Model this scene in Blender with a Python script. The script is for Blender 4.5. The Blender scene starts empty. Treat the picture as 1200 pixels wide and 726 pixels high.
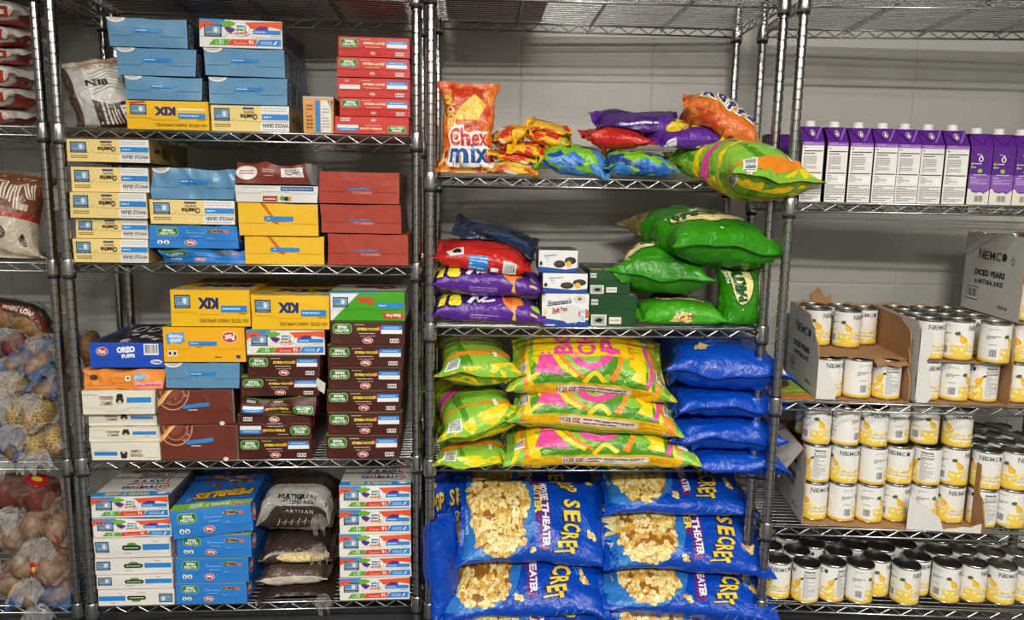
import bpy, bmesh, math, random
import numpy as np
from mathutils import Matrix, Vector, Euler, geometry
from mathutils import noise as mnoise

S = bpy.context.scene
COL = S.collection
R_ = math.radians
PI = math.pi
random.seed(7)
RNG = np.random.default_rng(7)

# ------------------------------------------------------------------ camera
FPX = 879.14
PITCH, ROLL, CAM_Z = R_(8.5486), R_(1.0349), 1.30
_c, _s = math.cos(ROLL), math.sin(ROLL)
_r0 = Vector((1, 0, 0))
_u0 = Vector((0, math.sin(PITCH), math.cos(PITCH)))
C_FWD = Vector((0, math.cos(PITCH), -math.sin(PITCH)))
C_RIGHT = _c * _r0 + _s * _u0
C_UP = _c * _u0 - _s * _r0
cam_data = bpy.data.cameras.new('camera')
cam_data.sensor_width = 36.0
cam_data.lens = FPX / 1200.0 * 36.0
cam_data.clip_start = 0.05
cam = bpy.data.objects.new('camera', cam_data)
COL.objects.link(cam)
cm = Matrix((C_RIGHT, C_UP, -C_FWD)).transposed().to_4x4()
cm.translation = (0, 0, CAM_Z)
cam.matrix_world = cm
S.camera = cam

# ------------------------------------------------------------------ world, lights, exposure
W_ = bpy.data.worlds.new('world')
S.world = W_
W_.use_nodes = True
W_.node_tree.nodes['Background'].inputs[0].default_value = (0.8, 0.85, 0.9, 1)
W_.node_tree.nodes['Background'].inputs[1].default_value = 0.02
S.view_settings.view_transform = 'Standard'
S.view_settings.look = 'None'
S.view_settings.exposure = 0.42
S.view_settings.gamma = 1.0
S.view_settings.use_curve_mapping = False
CEIL_Z = 2.75
LAMPS = [  # x, y, power of each recessed ceiling lamp (sizes 1.2 x 0.3)
    (0.35, -1.75, 150.0), (0.15, 0.30, 20.0), (-2.1, -1.6, 22.0), (2.2, -1.2, 30.0)]
for (lx, ly, pw) in LAMPS:
    ld = bpy.data.lights.new('ceiling_lamp_light', 'AREA')
    ld.shape = 'RECTANGLE'
    ld.size, ld.size_y = 1.2, 0.22
    ld.energy = pw
    ld.color = (1.0, 0.965, 0.90)
    lo = bpy.data.objects.new('ceiling_lamp_light', ld)
    lo.location = (lx, ly, CEIL_Z - 0.05)
    COL.objects.link(lo)

# ------------------------------------------------------------------ shelving frames (x, y of left front post, yaw)
UNIT = {1: (-1.2352, 2.0096, 2.3148), 2: (-1.1416, 1.9204, 4.4246),
        3: (-0.2141, 1.9449, 2.8447), 4: (0.7050, 1.9386, -2.142)}
SHELF = {1: [1.462, 1.105, .548, .117], 2: [1.453, 1.115, .584, .168],
         3: [1.352, .962, .589, .174], 4: [1.302, .779, .429, .204]}
TOPZ = {1: 1.812, 2: 1.808, 3: 1.808, 4: 1.800}
POST_W = 0.889
DEPTH = 0.351
# unit 1 is measured at its right front post
_a = R_(UNIT[1][2])
UNIT[1] = (UNIT[1][0] - POST_W * math.cos(_a), UNIT[1][1] - POST_W * math.sin(_a), UNIT[1][2])
UMAT = {}
for k, (ux, uy, ua) in UNIT.items():
    UMAT[k] = Matrix.Translation((ux, uy, 0)) @ Matrix.Rotation(R_(ua), 4, 'Z')


def hit(unit, px, py, v=0.0):
    """photo pixel -> (u, z) on the vertical plane that lies v behind the unit's front posts"""
    d = C_FWD + C_RIGHT * ((px - 600) / FPX) - C_UP * ((py - 363) / FPX)
    m = UMAT[unit].inverted()
    o = m @ Vector((0, 0, CAM_Z))
    dl = m.to_3x3() @ d
    t = (v - o.y) / dl.y
    p = o + dl * t
    return p.x, p.z


def hitz(unit, px, py, z):
    """photo pixel -> (u, v) on the level plane of height z"""
    d = C_FWD + C_RIGHT * ((px - 600) / FPX) - C_UP * ((py - 363) / FPX)
    m = UMAT[unit].inverted()
    o = m @ Vector((0, 0, CAM_Z))
    dl = m.to_3x3() @ d
    t = (z - o.z) / dl.z
    p = o + dl * t
    return p.x, p.y

# ------------------------------------------------------------------ colours and materials
def lin(c):
    if isinstance(c, str):
        c = c.lstrip('#')
        c = tuple(int(c[i:i + 2], 16) / 255 for i in (0, 2, 4))
    return tuple((x / 12.92 if x <= .04045 else ((x + .055) / 1.055) ** 2.4) for x in c)


_M = {}


def new_mat(name):
    m = bpy.data.materials.new(name)
    m.use_nodes = True
    nt = m.node_tree
    return m, nt, nt.nodes['Principled BSDF']


def bump(nt, b, scale, strength, dist=0.01, detail=3, kind='NOISE', mapping=None, distort=0.0):
    tc = nt.nodes.new('ShaderNodeTexCoord')
    src = tc.outputs['Object']
    if mapping:
        mp = nt.nodes.new('ShaderNodeMapping')
        mp.inputs['Scale'].default_value = mapping
        nt.links.new(src, mp.inputs[0])
        src = mp.outputs[0]
    t = nt.nodes.new('ShaderNodeTexNoise')
    t.inputs['Scale'].default_value = scale
    t.inputs['Detail'].default_value = detail
    t.inputs['Distortion'].default_value = distort
    if kind == 'RIDGED':
        t.noise_type = 'RIDGED_MULTIFRACTAL'
    nt.links.new(src, t.inputs['Vector'])
    bp = nt.nodes.new('ShaderNodeBump')
    bp.inputs['Strength'].default_value = strength
    bp.inputs['Distance'].default_value = dist
    nt.links.new(t.outputs[0], bp.inputs['Height'])
    nt.links.new(bp.outputs[0], b.inputs['Normal'])
    return t


def varied(nt, b, col, amt=.12, scale=14):
    """base colour with a little uneven tone, as printed board and film have"""
    tc = nt.nodes.new('ShaderNodeTexCoord')
    t = nt.nodes.new('ShaderNodeTexNoise')
    t.inputs['Scale'].default_value = scale
    t.inputs['Detail'].default_value = 4
    nt.links.new(tc.outputs['Object'], t.inputs['Vector'])
    mx = nt.nodes.new('ShaderNodeMix')
    mx.data_type = 'RGBA'
    mx.inputs['A'].default_value = tuple(x * (1 - amt) for x in col) + (1,)
    mx.inputs['B'].default_value = tuple(min(1, x * (1 + amt)) for x in col) + (1,)
    nt.links.new(t.outputs[0], mx.inputs['Factor'])
    nt.links.new(mx.outputs['Result'], b.inputs['Base Color'])


def board(c, rough=.42):
    """coated carton board"""
    k = ('board', c, rough)
    if k not in _M:
        m, nt, b = new_mat('coated_board')
        varied(nt, b, lin(c), .07)
        b.inputs['Roughness'].default_value = rough
        b.inputs['Specular IOR Level'].default_value = .4
        bump(nt, b, 60, .06, .002)
        _M[k] = m
    return _M[k]


def film(c, rough=.28, metal=0.0, wr=.45):
    """crinkled plastic film of a bag"""
    k = ('film', c, rough, metal, wr)
    if k not in _M:
        m, nt, b = new_mat('bag_film')
        varied(nt, b, lin(c), .10, 9)
        b.inputs['Roughness'].default_value = rough
        b.inputs['Metallic'].default_value = metal
        b.inputs['Specular IOR Level'].default_value = .5
        bump(nt, b, 30, wr, .014, 4, 'NOISE', distort=1.3)
        _M[k] = m
    return _M[k]


def plain(c, rough=.5, metal=0.0, spec=.5, name='plain_paint', nb=None):
    k = ('plain', c, rough, metal, name)
    if k not in _M:
        m, nt, b = new_mat(name)
        b.inputs['Base Color'].default_value = lin(c) + (1,)
        b.inputs['Roughness'].default_value = rough
        b.inputs['Metallic'].default_value = metal
        b.inputs['Specular IOR Level'].default_value = spec
        if nb:
            bump(nt, b, nb[0], nb[1], nb[2])
        _M[k] = m
    return _M[k]


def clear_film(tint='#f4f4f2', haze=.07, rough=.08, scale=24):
    """thin clear wrapping: mostly see-through, crinkled, with crease glare painted in as pale streaks"""
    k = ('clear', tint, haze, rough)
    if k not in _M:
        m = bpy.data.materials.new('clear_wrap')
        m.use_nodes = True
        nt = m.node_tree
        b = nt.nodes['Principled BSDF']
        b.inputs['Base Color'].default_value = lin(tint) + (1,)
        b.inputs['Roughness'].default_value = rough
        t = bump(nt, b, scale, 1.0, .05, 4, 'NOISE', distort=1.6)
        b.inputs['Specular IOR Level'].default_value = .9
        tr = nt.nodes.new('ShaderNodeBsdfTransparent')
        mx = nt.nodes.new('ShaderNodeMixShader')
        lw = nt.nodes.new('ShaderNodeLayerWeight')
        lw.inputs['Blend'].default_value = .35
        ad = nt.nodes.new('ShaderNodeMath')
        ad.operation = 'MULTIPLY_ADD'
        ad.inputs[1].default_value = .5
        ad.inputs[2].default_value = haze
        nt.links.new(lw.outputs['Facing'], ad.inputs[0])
        t2 = nt.nodes.new('ShaderNodeTexNoise')  # painted crinkle glare: ridged noise streaks that make the film paler and less clear
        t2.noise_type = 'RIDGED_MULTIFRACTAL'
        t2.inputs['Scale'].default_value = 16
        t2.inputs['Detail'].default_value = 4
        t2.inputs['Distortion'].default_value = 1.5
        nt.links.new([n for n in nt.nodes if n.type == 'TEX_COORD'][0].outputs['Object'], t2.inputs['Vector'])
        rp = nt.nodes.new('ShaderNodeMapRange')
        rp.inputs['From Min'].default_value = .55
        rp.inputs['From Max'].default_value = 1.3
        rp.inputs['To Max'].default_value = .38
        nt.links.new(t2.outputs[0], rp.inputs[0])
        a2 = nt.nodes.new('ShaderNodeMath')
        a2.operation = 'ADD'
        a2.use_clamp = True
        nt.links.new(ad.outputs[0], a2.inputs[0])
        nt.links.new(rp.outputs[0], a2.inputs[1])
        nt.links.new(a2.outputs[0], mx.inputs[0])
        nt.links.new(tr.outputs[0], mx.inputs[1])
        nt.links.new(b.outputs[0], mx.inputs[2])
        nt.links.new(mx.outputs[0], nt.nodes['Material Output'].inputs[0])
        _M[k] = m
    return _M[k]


# ------------------------------------------------------------------ object helpers
def mesh_obj(name, verts, faces, mats, fm=None, parent=None, smooth=False):
    me = bpy.data.meshes.new(name)
    me.from_pydata([tuple(map(float, v)) for v in verts], [], [tuple(map(int, f)) for f in faces])
    for m in (mats if isinstance(mats, (list, tuple)) else [mats]):
        me.materials.append(m)
    if fm is not None:
        me.polygons.foreach_set('material_index', np.asarray(fm, dtype=np.int32))
    if smooth is True:
        me.polygons.foreach_set('use_smooth', np.ones(len(me.polygons), dtype=bool))
    elif smooth is not False:
        me.polygons.foreach_set('use_smooth', np.asarray(smooth, dtype=bool))
    me.update()
    o = bpy.data.objects.new(name, me)
    COL.objects.link(o)
    if parent is not None:
        o.parent = parent
    return o


def tag(o, label=None, cat=None, group=None, kind=None):
    if label: o['label'] = label
    if cat: o['category'] = cat
    if group: o['group'] = group
    if kind: o['kind'] = kind
    return o


def thing(name, label, cat, mat=None, group=None):
    o = bpy.data.objects.new(name, None)
    o.empty_display_size = .02
    COL.objects.link(o)
    if mat is not None:
        o.matrix_world = mat
    return tag(o, label, cat, group)


def copy_tree(o, parent=None):
    c = o.copy()
    COL.objects.link(c)
    if parent is not None:
        c.parent = parent
    for ch in o.children:
        copy_tree(ch, c)
    return c


def boxgeo(x0, x1, y0, y1, z0, z1):
    v = [(x0, y0, z0), (x1, y0, z0), (x1, y1, z0), (x0, y1, z0), (x0, y0, z1), (x1, y0, z1), (x1, y1, z1), (x0, y1, z1)]
    f = [(0, 3, 2, 1), (4, 5, 6, 7), (0, 1, 5, 4), (1, 2, 6, 5), (2, 3, 7, 6), (3, 0, 4, 7)]
    return v, f


class Geo:
    """gathers pieces into one mesh"""
    def __init__(s):
        s.v, s.f, s.m, s.sm = [], [], [], []

    def add(s, v, f, mi=0, sm=False):
        n = len(s.v)
        s.v += [tuple(p) for p in v]
        s.f += [tuple(i + n for i in q) for q in f]
        s.m += [mi] * len(f)
        s.sm += [sm] * len(f)

    def box(s, *a, mi=0):
        s.add(*boxgeo(*a), mi=mi)

    def rod(s, a, b, r, n=6, mi=0, caps=True):
        a, b = Vector(a), Vector(b)
        d = (b - a).normalized()
        q = d.orthogonal().normalized()
        w = d.cross(q)
        v, f = [], []
        for p in (a, b):
            for i in range(n):
                t = 2 * PI * i / n
                v.append(p + q * (r * math.cos(t)) + w * (r * math.sin(t)))
        for i in range(n):
            j = (i + 1) % n
            f.append((i, j, n + j, n + i))
        if caps:
            f.append(tuple(range(n - 1, -1, -1)))
            f.append(tuple(range(n, 2 * n)))
        s.add(v, f, mi, True)

    def lathe(s, prof, n=16, o=(0, 0, 0), mi=0, mis=None):
        v, f, mm = [], [], []
        for (r, z) in prof:
            for i in range(n):
                t = 2 * PI * i / n
                v.append((o[0] + r * math.cos(t), o[1] + r * math.sin(t), o[2] + z))
        for k in range(len(prof) - 1):
            for i in range(n):
                j = (i + 1) % n
                f.append((k * n + i, k * n + j, (k + 1) * n + j, (k + 1) * n + i))
        s.add(v, f, mi, True)

    def build(s, name, mats, parent=None):
        return mesh_obj(name, s.v, s.f, mats, s.m, parent, s.sm)


# ------------------------------------------------------------------ flat print: shapes in the plane, later laid onto a surface
_TXT = {}


def text2d(s, bold=0.0, spacing=1.0):
    k = (s, bold, spacing)
    if k not in _TXT:
        cu = bpy.data.curves.new('lettering', 'FONT')
        cu.body = s
        cu.size = 1.0
        cu.offset = bold
        cu.space_character = spacing
        cu.resolution_u = 2
        cu.fill_mode = 'FRONT'
        cu.align_x = 'CENTER'
        ob = bpy.data.objects.new('lettering', cu)
        COL.objects.link(ob)
        bpy.context.view_layer.update()
        me = bpy.data.meshes.new_from_object(ob.evaluated_get(bpy.context.evaluated_depsgraph_get()))
        me.calc_loop_triangles()
        v = np.array([x.co[:2] for x in me.vertices]).reshape(-1, 2)
        t = np.array([x.vertices[:] for x in me.loop_triangles], dtype=int).reshape(-1, 3)
        bpy.data.objects.remove(ob)
        bpy.data.curves.remove(cu)
        bpy.data.meshes.remove(me)
        if len(v):
            lo, hi = v.min(0), v.max(0)
            v = v - (lo + hi) / 2
            v = v / .72
        _TXT[k] = (v, t)
    return _TXT[k]


class Print:
    """flat print; every shape: 2D vertices, triangles, colour, layer"""
    def __init__(s):
        s.items = []

    def raw(s, v, t, c, L):
        v = np.asarray(v, float)
        t = np.asarray(t, int)
        if len(t):
            s.items.append((v, t, c, L))

    def rect(s, x0, y0, x1, y1, c, L=1):
        s.raw([(x0, y0), (x1, y0), (x1, y1), (x0, y1)], [(0, 1, 2), (0, 2, 3)], c, L)

    def poly(s, pts, c, L=1):
        t = geometry.tessellate_polygon([[Vector((p[0], p[1], 0)) for p in pts]])
        s.raw(pts, t, c, L)

    def ell(s, cx, cy, rx, ry, c, L=2, n=18, a=0.0):
        ca, sa = math.cos(a), math.sin(a)
        p = []
        for i in range(n):
            q = 2 * PI * i / n
            x, y = rx * math.cos(q), ry * math.sin(q)
            p.append((cx + x * ca - y * sa, cy + x * sa + y * ca))
        s.raw(p, [(0, i, i + 1) for i in range(1, n - 1)], c, L)

    def rrect(s, x0, y0, x1, y1, r, c, L=2, n=4):
        p = []
        for (cx, cy, a0) in ((x1 - r, y1 - r, 0), (x0 + r, y1 - r, 90), (x0 + r, y0 + r, 180), (x1 - r, y0 + r, 270)):
            for i in range(n + 1):
                a = R_(a0 + 90 * i / n)
                p.append((cx + r * math.cos(a), cy + r * math.sin(a)))
        m = len(p)
        s.raw(p, [(0, i, i + 1) for i in range(1, m - 1)], c, L)

    def line(s, pts, w, c, L=2):
        """a stripe of width w (number or list) along a path"""
        pts = np.asarray(pts, float)
        n = len(pts)
        w = np.full(n, w) if np.isscalar(w) else np.asarray(w, float)
        d = np.gradient(pts, axis=0)
        d /= np.linalg.norm(d, axis=1)[:, None] + 1e-9
        nr = np.stack([-d[:, 1], d[:, 0]], 1)
        v = np.concatenate([pts + nr * w[:, None] / 2, pts - nr * w[:, None] / 2])
        t = []
        for i in range(n - 1):
            t += [(i, n + i, i + 1), (i + 1, n + i, n + i + 1)]
        s.raw(v, t, c, L)

    def curve(s, pts, w, c, L=2):
        """a rounded stripe through a few points"""
        p = [np.array(q, float) for q in pts]
        p = [2 * p[0] - p[1]] + p + [2 * p[-1] - p[-2]]
        ws = np.full(len(pts), w) if np.isscalar(w) else np.asarray(w, float)
        out, wo = [], []
        for i in range(1, len(p) - 2):
            for t in np.linspace(0, 1, 7)[:-1]:
                out.append(.5 * (2 * p[i] + (p[i + 1] - p[i - 1]) * t + (2 * p[i - 1] - 5 * p[i] + 4 * p[i + 1] - p[i + 2]) * t ** 2
                                 + (3 * p[i] - p[i - 1] - 3 * p[i + 1] + p[i + 2]) * t ** 3))
                wo.append(ws[i - 1] * (1 - t) + ws[i] * t)
        out.append(p[-2]); wo.append(ws[-1])
        s.line(out, wo, c, L)

    def text(s, st, cx, cy, h, c, L=3, rot=0.0, bold=0.0, w=None, shear=0.0, spacing=1.0, arc=0.0):
        v, t = text2d(st, bold, spacing)
        if not len(v):
            return
        v = v.copy()
        v *= h
        if w:
            v[:, 0] *= w / max(1e-6, np.ptp(v[:, 0]))
        v[:, 0] += v[:, 1] * shear
        if arc:
            v[:, 1] += arc * (1 - (v[:, 0] / (np.abs(v[:, 0]).max() + 1e-9)) ** 2)
        a = R_(rot)
        m = np.array([[math.cos(a), math.sin(a)], [-math.sin(a), math.cos(a)]])
        v = v @ m + (cx, cy)
        s.raw(v, t, c, L)

    def lines(s, x0, y0, x1, y1, n, c, L=2, seed=0, fill=.42):
        """small print: broken rows of text too small to read"""
        rg = random.Random(seed)
        dy = (y1 - y0) / n
        for i in range(n):
            yy = y1 - (i + .5) * dy
            x = x0
            while x < x1 - 1e-6:
                wl = min(x1 - x, (x1 - x0) * rg.uniform(.08, .26))
                s.rect(x, yy - dy * fill / 2, x + wl * .88, yy + dy * fill / 2, c, L)
                x += wl
                if rg.random() < .12: break

    def barcode(s, x0, y0, x1, y1, L=2, seed=1, vert=False, bg='#f2f2f0'):
        s.rect(x0, y0, x1, y1, bg, L)
        rg = random.Random(seed)
        a, b = (y0, y1) if vert else (x0, x1)
        w = b - a
        p = a + w * .08
        while p < b - w * .08:
            k = w * rg.choice((.02, .035, .05))
            if vert: s.rect(x0 + (x1 - x0) * .1, p, x1 - (x1 - x0) * .1, min(p + k, b - w * .05), '#15151a', L + 1)
            else: s.rect(p, y0 + (y1 - y0) * .16, min(p + k, b - w * .05), y1 - (y1 - y0) * .08, '#15151a', L + 1)
            p += k + w * rg.choice((.02, .03, .045))

    def turned(s, w, h):
        """the same print upside down on a w x h face"""
        q = Print()
        for v, t, c, L in s.items:
            q.items.append((np.array([w, h]) - v, t, c, L))
        return q

    def moved(s, dx, dy, k=1.0, rot=0.0):
        q = Print()
        a = R_(rot)
        m = np.array([[math.cos(a), math.sin(a)], [-math.sin(a), math.cos(a)]])
        for v, t, c, L in s.items:
            q.items.append(((v * k) @ m + (dx, dy), t, c, L))
        return q

    def join(s, o):
        s.items += o.items
        return s

    def cut_y(s, y0):
        """split every shape that crosses the level y0"""
        q = Print()
        for v, t, c, L in s.items:
            ys = v[:, 1]
            if ys.min() >= y0 - 1e-5 or ys.max() <= y0 + 1e-5 or np.ptp(ys) < .012:
                q.items.append((v, t, c, L)); continue
            for up in (1, -1):
                nv, nt_ = [], []
                for tri in t:
                    pts = [v[i] for i in tri]
                    out = []
                    for a, b in zip(pts, pts[1:] + pts[:1]):
                        da, db = (a[1] - y0) * up, (b[1] - y0) * up
                        if da >= 0: out.append(a)
                        if da * db < 0: out.append(a + (b - a) * (da / (da - db)))
                    if len(out) >= 3:
                        k = len(nv)
                        nv += out
                        nt_ += [(k, k + i, k + i + 1) for i in range(1, len(out) - 1)]
                if nt_: q.items.append((np.array(nv), np.array(nt_), c, L))
        return q

    def clip_keep(s, f):
        q = Print()
        q.items = [it for it in s.items if f(it[0].mean(0))]
        return q


def split_tris(v, t, step):
    """cut triangles until no edge is longer than step"""
    for _ in range(9):
        p = v[t]
        e = np.stack([np.linalg.norm(p[:, 1] - p[:, 0], axis=1), np.linalg.norm(p[:, 2] - p[:, 1], axis=1),
                      np.linalg.norm(p[:, 0] - p[:, 2], axis=1)], 1)
        big = e.max(1) > step
        if not big.any():
            break
        keep = t[~big]
        tb = t[big]
        k = e[big].argmax(1)
        # longest edge first: a = edge start, b = edge end, c = opposite
        r = np.arange(len(tb))
        a, b, c = tb[r, k], tb[r, (k + 1) % 3], tb[r, (k + 2) % 3]
        lo, hi = np.minimum(a, b), np.maximum(a, b)
        key, inv = np.unique(lo * (len(v) + 1) + hi, return_inverse=True)
        mids = np.zeros((len(key), 2))
        mids[inv] = (v[a] + v[b]) / 2
        mi = len(v) + inv
        v = np.concatenate([v, mids])
        t = np.concatenate([keep, np.stack([a, mi, c], 1), np.stack([mi, b, c], 1)])
    return v, t


LSTEP = 0.00014


class Skin:
    """collects surface quads plus print and makes one mesh of them"""
    def __init__(s, matf):
        s.matf = matf
        s.v, s.f, s.m, s.mats, s.idx = [], [], [], [], {}
        s.n = 0
        s.sm = []

    def mi(s, c):
        m = c if isinstance(c, bpy.types.Material) else s.matf(c)
        if m.name not in s.idx:
            s.idx[m.name] = len(s.mats)
            s.mats.append(m)
        return s.idx[m.name]

    def add(s, v, f, c, smooth=False):
        v = np.asarray(v, float)
        n0 = s.n
        s.v.append(v)
        s.f += (np.asarray(f, int) + n0).tolist() if len({len(q) for q in f}) == 1 else [tuple(int(i) + n0 for i in q) for q in f]
        k = s.mi(c)
        s.m += [k] * len(f)
        s.sm += [smooth] * len(f)
        s.n += len(v)

    def lay(s, pr, mapf, step, base=0.0004, smooth=False, lstep=LSTEP):
        """mapf(xy array, offset) -> xyz array"""
        for v, t, c, L in pr.items:
            v2, t2 = split_tris(v, t, step) if step else (v, t)
            s.add(mapf(v2, base + L * lstep), t2, c, smooth)

    def build(s, name, parent=None):
        return mesh_obj(name, np.concatenate(s.v), s.f, s.mats, s.m, parent, s.sm)
# ------------------------------------------------------------------ the room
WALL_Y = 2.40


def painted(c, rough, sc, st, name):
    k = ('painted', name)
    if k not in _M:
        m, nt, b = new_mat(name)
        varied(nt, b, lin(c), .04, 3)
        b.inputs['Roughness'].default_value = rough
        bump(nt, b, sc, st, .004, 4)
        _M[k] = m
    return _M[k]


M_WALL = painted('#bdbab2', .42, 95, .35, 'painted_block')
M_JOINT = painted('#b7b4ac', .5, 95, .3, 'painted_joint')
M_PLASTER = painted('#85827c', .6, 60, .15, 'painted_plaster')
M_CEIL = painted('#a8a7a2', .8, 120, .3, 'ceiling_board')

m, nt, b = new_mat('speckled_floor')
tc = nt.nodes.new('ShaderNodeTexCoord')
vo = nt.nodes.new('ShaderNodeTexNoise')
vo.inputs['Scale'].default_value = 420
vo.inputs['Detail'].default_value = 2
nt.links.new(tc.outputs['Object'], vo.inputs['Vector'])
cr = nt.nodes.new('ShaderNodeValToRGB')
cr.color_ramp.elements[0].position = .42
cr.color_ramp.elements[0].color = lin('#29292b') + (1,)
cr.color_ramp.elements[1].position = .72
cr.color_ramp.elements[1].color = lin('#8c8c8e') + (1,)
nt.links.new(vo.outputs[0], cr.inputs[0])
nt.links.new(cr.outputs[0], b.inputs['Base Color'])
b.inputs['Roughness'].default_value = .8
M_FLOOR = m

RX, RY0 = 3.0, -3.6


def structure(name, geo, mats):
    o = geo.build(name, mats)
    o['kind'] = 'structure'
    return o


g = Geo(); g.box(-RX - .1, RX + .1, RY0 - .1, WALL_Y + .2, -.1, 0); structure('floor', g, [M_FLOOR])
g = Geo(); g.box(-RX - .1, RX + .1, RY0 - .1, WALL_Y + .2, CEIL_Z, CEIL_Z + .1); structure('ceiling', g, [M_CEIL])
g = Geo(); g.box(-RX - .1, -RX, RY0, WALL_Y, 0, CEIL_Z); structure('wall_left', g, [M_PLASTER])
g = Geo(); g.box(RX, RX + .1, RY0, WALL_Y, 0, CEIL_Z); structure('wall_right', g, [M_PLASTER])
g = Geo(); g.box(-RX, RX, RY0 - .1, RY0, 0, CEIL_Z); structure('wall_front', g, [M_PLASTER])
g = Geo(); g.box(-RX, RX, WALL_Y + .0022, WALL_Y + .2, 0, CEIL_Z)
wall_back = structure('wall_back', g, [M_JOINT])
# concrete blocks, stack bond, each its own piece with eased edges
BW, BH, JG = .4064, .2032, .0042


def block_mesh():
    w, h = BW - JG, BH - JG
    e = .004
    v, f = [], []
    for (k, y) in ((0, 0.003), (0, .0010), (e * .5, .0003), (e, 0)):
        v += [(k, y, k), (w - k, y, k), (w - k, y, h - k), (k, y, h - k)]
    for r in range(3):
        for i in range(4):
            j = (i + 1) % 4
            f.append((r * 4 + i, r * 4 + j, (r + 1) * 4 + j, (r + 1) * 4 + i))
    f.append((12, 13, 14, 15))
    return v, f


bv, bf = block_mesh()
blk = mesh_obj('block', bv, bf, M_WALL, parent=wall_back)
first = True
for ix in range(-7, 7):
    for iz in range(0, 13):
        x = .0136 + BW * ix + JG / 2
        z = .0290 + BH * iz + JG / 2
        if z + BH > CEIL_Z or x < -RX or x + BW > RX:
            continue
        o = blk if first else blk.copy()
        if not first:
            COL.objects.link(o)
        first = False
        o.location = (x, WALL_Y + random.uniform(-.0006, .0006), z)

# ceiling lamps that light the room
M_LENS, nt, b = new_mat('lamp_diffuser')
b.inputs['Emission Color'].default_value = (1, .965, .9, 1)
b.inputs['Emission Strength'].default_value = 6
M_LFRAME = plain('#e6e6e4', .4)
for i, (lx, ly, pw) in enumerate(LAMPS):
    t = thing('ceiling_lamp', ['white ceiling lamp behind the photographer', 'white ceiling lamp over the shelves',
              'white ceiling lamp over the left wall side', 'white ceiling lamp over the right wall side'][i], 'ceiling lamp',
              Matrix.Translation((lx, ly, CEIL_Z - .04)), 'ceiling lamps')
    g = Geo()
    g.box(-.63, .63, -.16, -.135, 0, .04); g.box(-.63, .63, .135, .16, 0, .04)
    g.box(-.63, -.605, -.135, .135, 0, .04); g.box(.605, .63, -.135, .135, 0, .04)
    g.build('lamp_frame', [M_LFRAME], t)
    g = Geo(); g.box(-.605, .605, -.135, .135, .012, .03); g.build('diffuser', [M_LENS], t)

# ------------------------------------------------------------------ wire shelving units
M_CHROME, nt, b = new_mat('zinc_chrome')
b.inputs['Base Color'].default_value = lin('#b9b9b8') + (1,)
b.inputs['Metallic'].default_value = 1
b.inputs['Roughness'].default_value = .24
bump(nt, b, 150, .12, .001)
M_POST, nt, b = new_mat('grooved_post_steel')
b.inputs['Base Color'].default_value = lin('#aaaaa9') + (1,)
b.inputs['Metallic'].default_value = 1
b.inputs['Roughness'].default_value = .20
bump(nt, b, 60, .08, .001)
M_BLACK = plain('#141414', .5, name='black_plastic')
POST_H = 1.87
PR = .0127


def post_geo():
    pr = [(PR, .03)]
    z = .03
    while z + .0254 < POST_H:
        z += .0254
        pr += [(PR - .0004, z - .0042), (PR - .0024, z - .0034), (PR - .0024, z - .0010), (PR + .0003, z)]
    pr += [(PR, POST_H)]
    g = Geo()
    for a, c in zip(pr[:-1], pr[1:]):     # every band its own ring, so groove edges stay crisp
        g.lathe([a, c], 14)
    return g


def zig(g, p0, p1, z0, z1, n, r):
    p0, p1 = Vector(p0), Vector(p1)
    pts = []
    for i in range(2 * n + 1):
        p = p0.lerp(p1, i / (2 * n))
        pts.append(Vector((p.x, p.y, z0 if i % 2 == 0 else z1)))
    for a, b2 in zip(pts[:-1], pts[1:]):
        g.rod(a, b2, r, 5, caps=False)


def make_unit():
    t = thing('wire_shelving_unit', 'x', 'shelving unit', None, 'wire shelving units')
    post = None
    for (px, py) in ((0, 0), (POST_W, 0), (0, DEPTH), (POST_W, DEPTH)):
        if post is None:
            post = post_geo().build('post', [M_POST], t)
            g = Geo(); g.lathe([(0, 0), (.012, 0), (.014, .004), (.014, .012), (.005, .014), (.005, .03), (0.0125, .03)], 12)
            g.build('foot', [M_CHROME], post)
            g = Geo(); g.lathe([(PR + .0008, POST_H - .004), (PR + .0008, POST_H + .002), (.009, POST_H + .006), (0, POST_H + .007)], 12)
            g.build('post_cap', [M_BLACK], post)
            o = post
        else:
            o = copy_tree(post, t)
        o.location = (px, py, 0)
    return t


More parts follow.
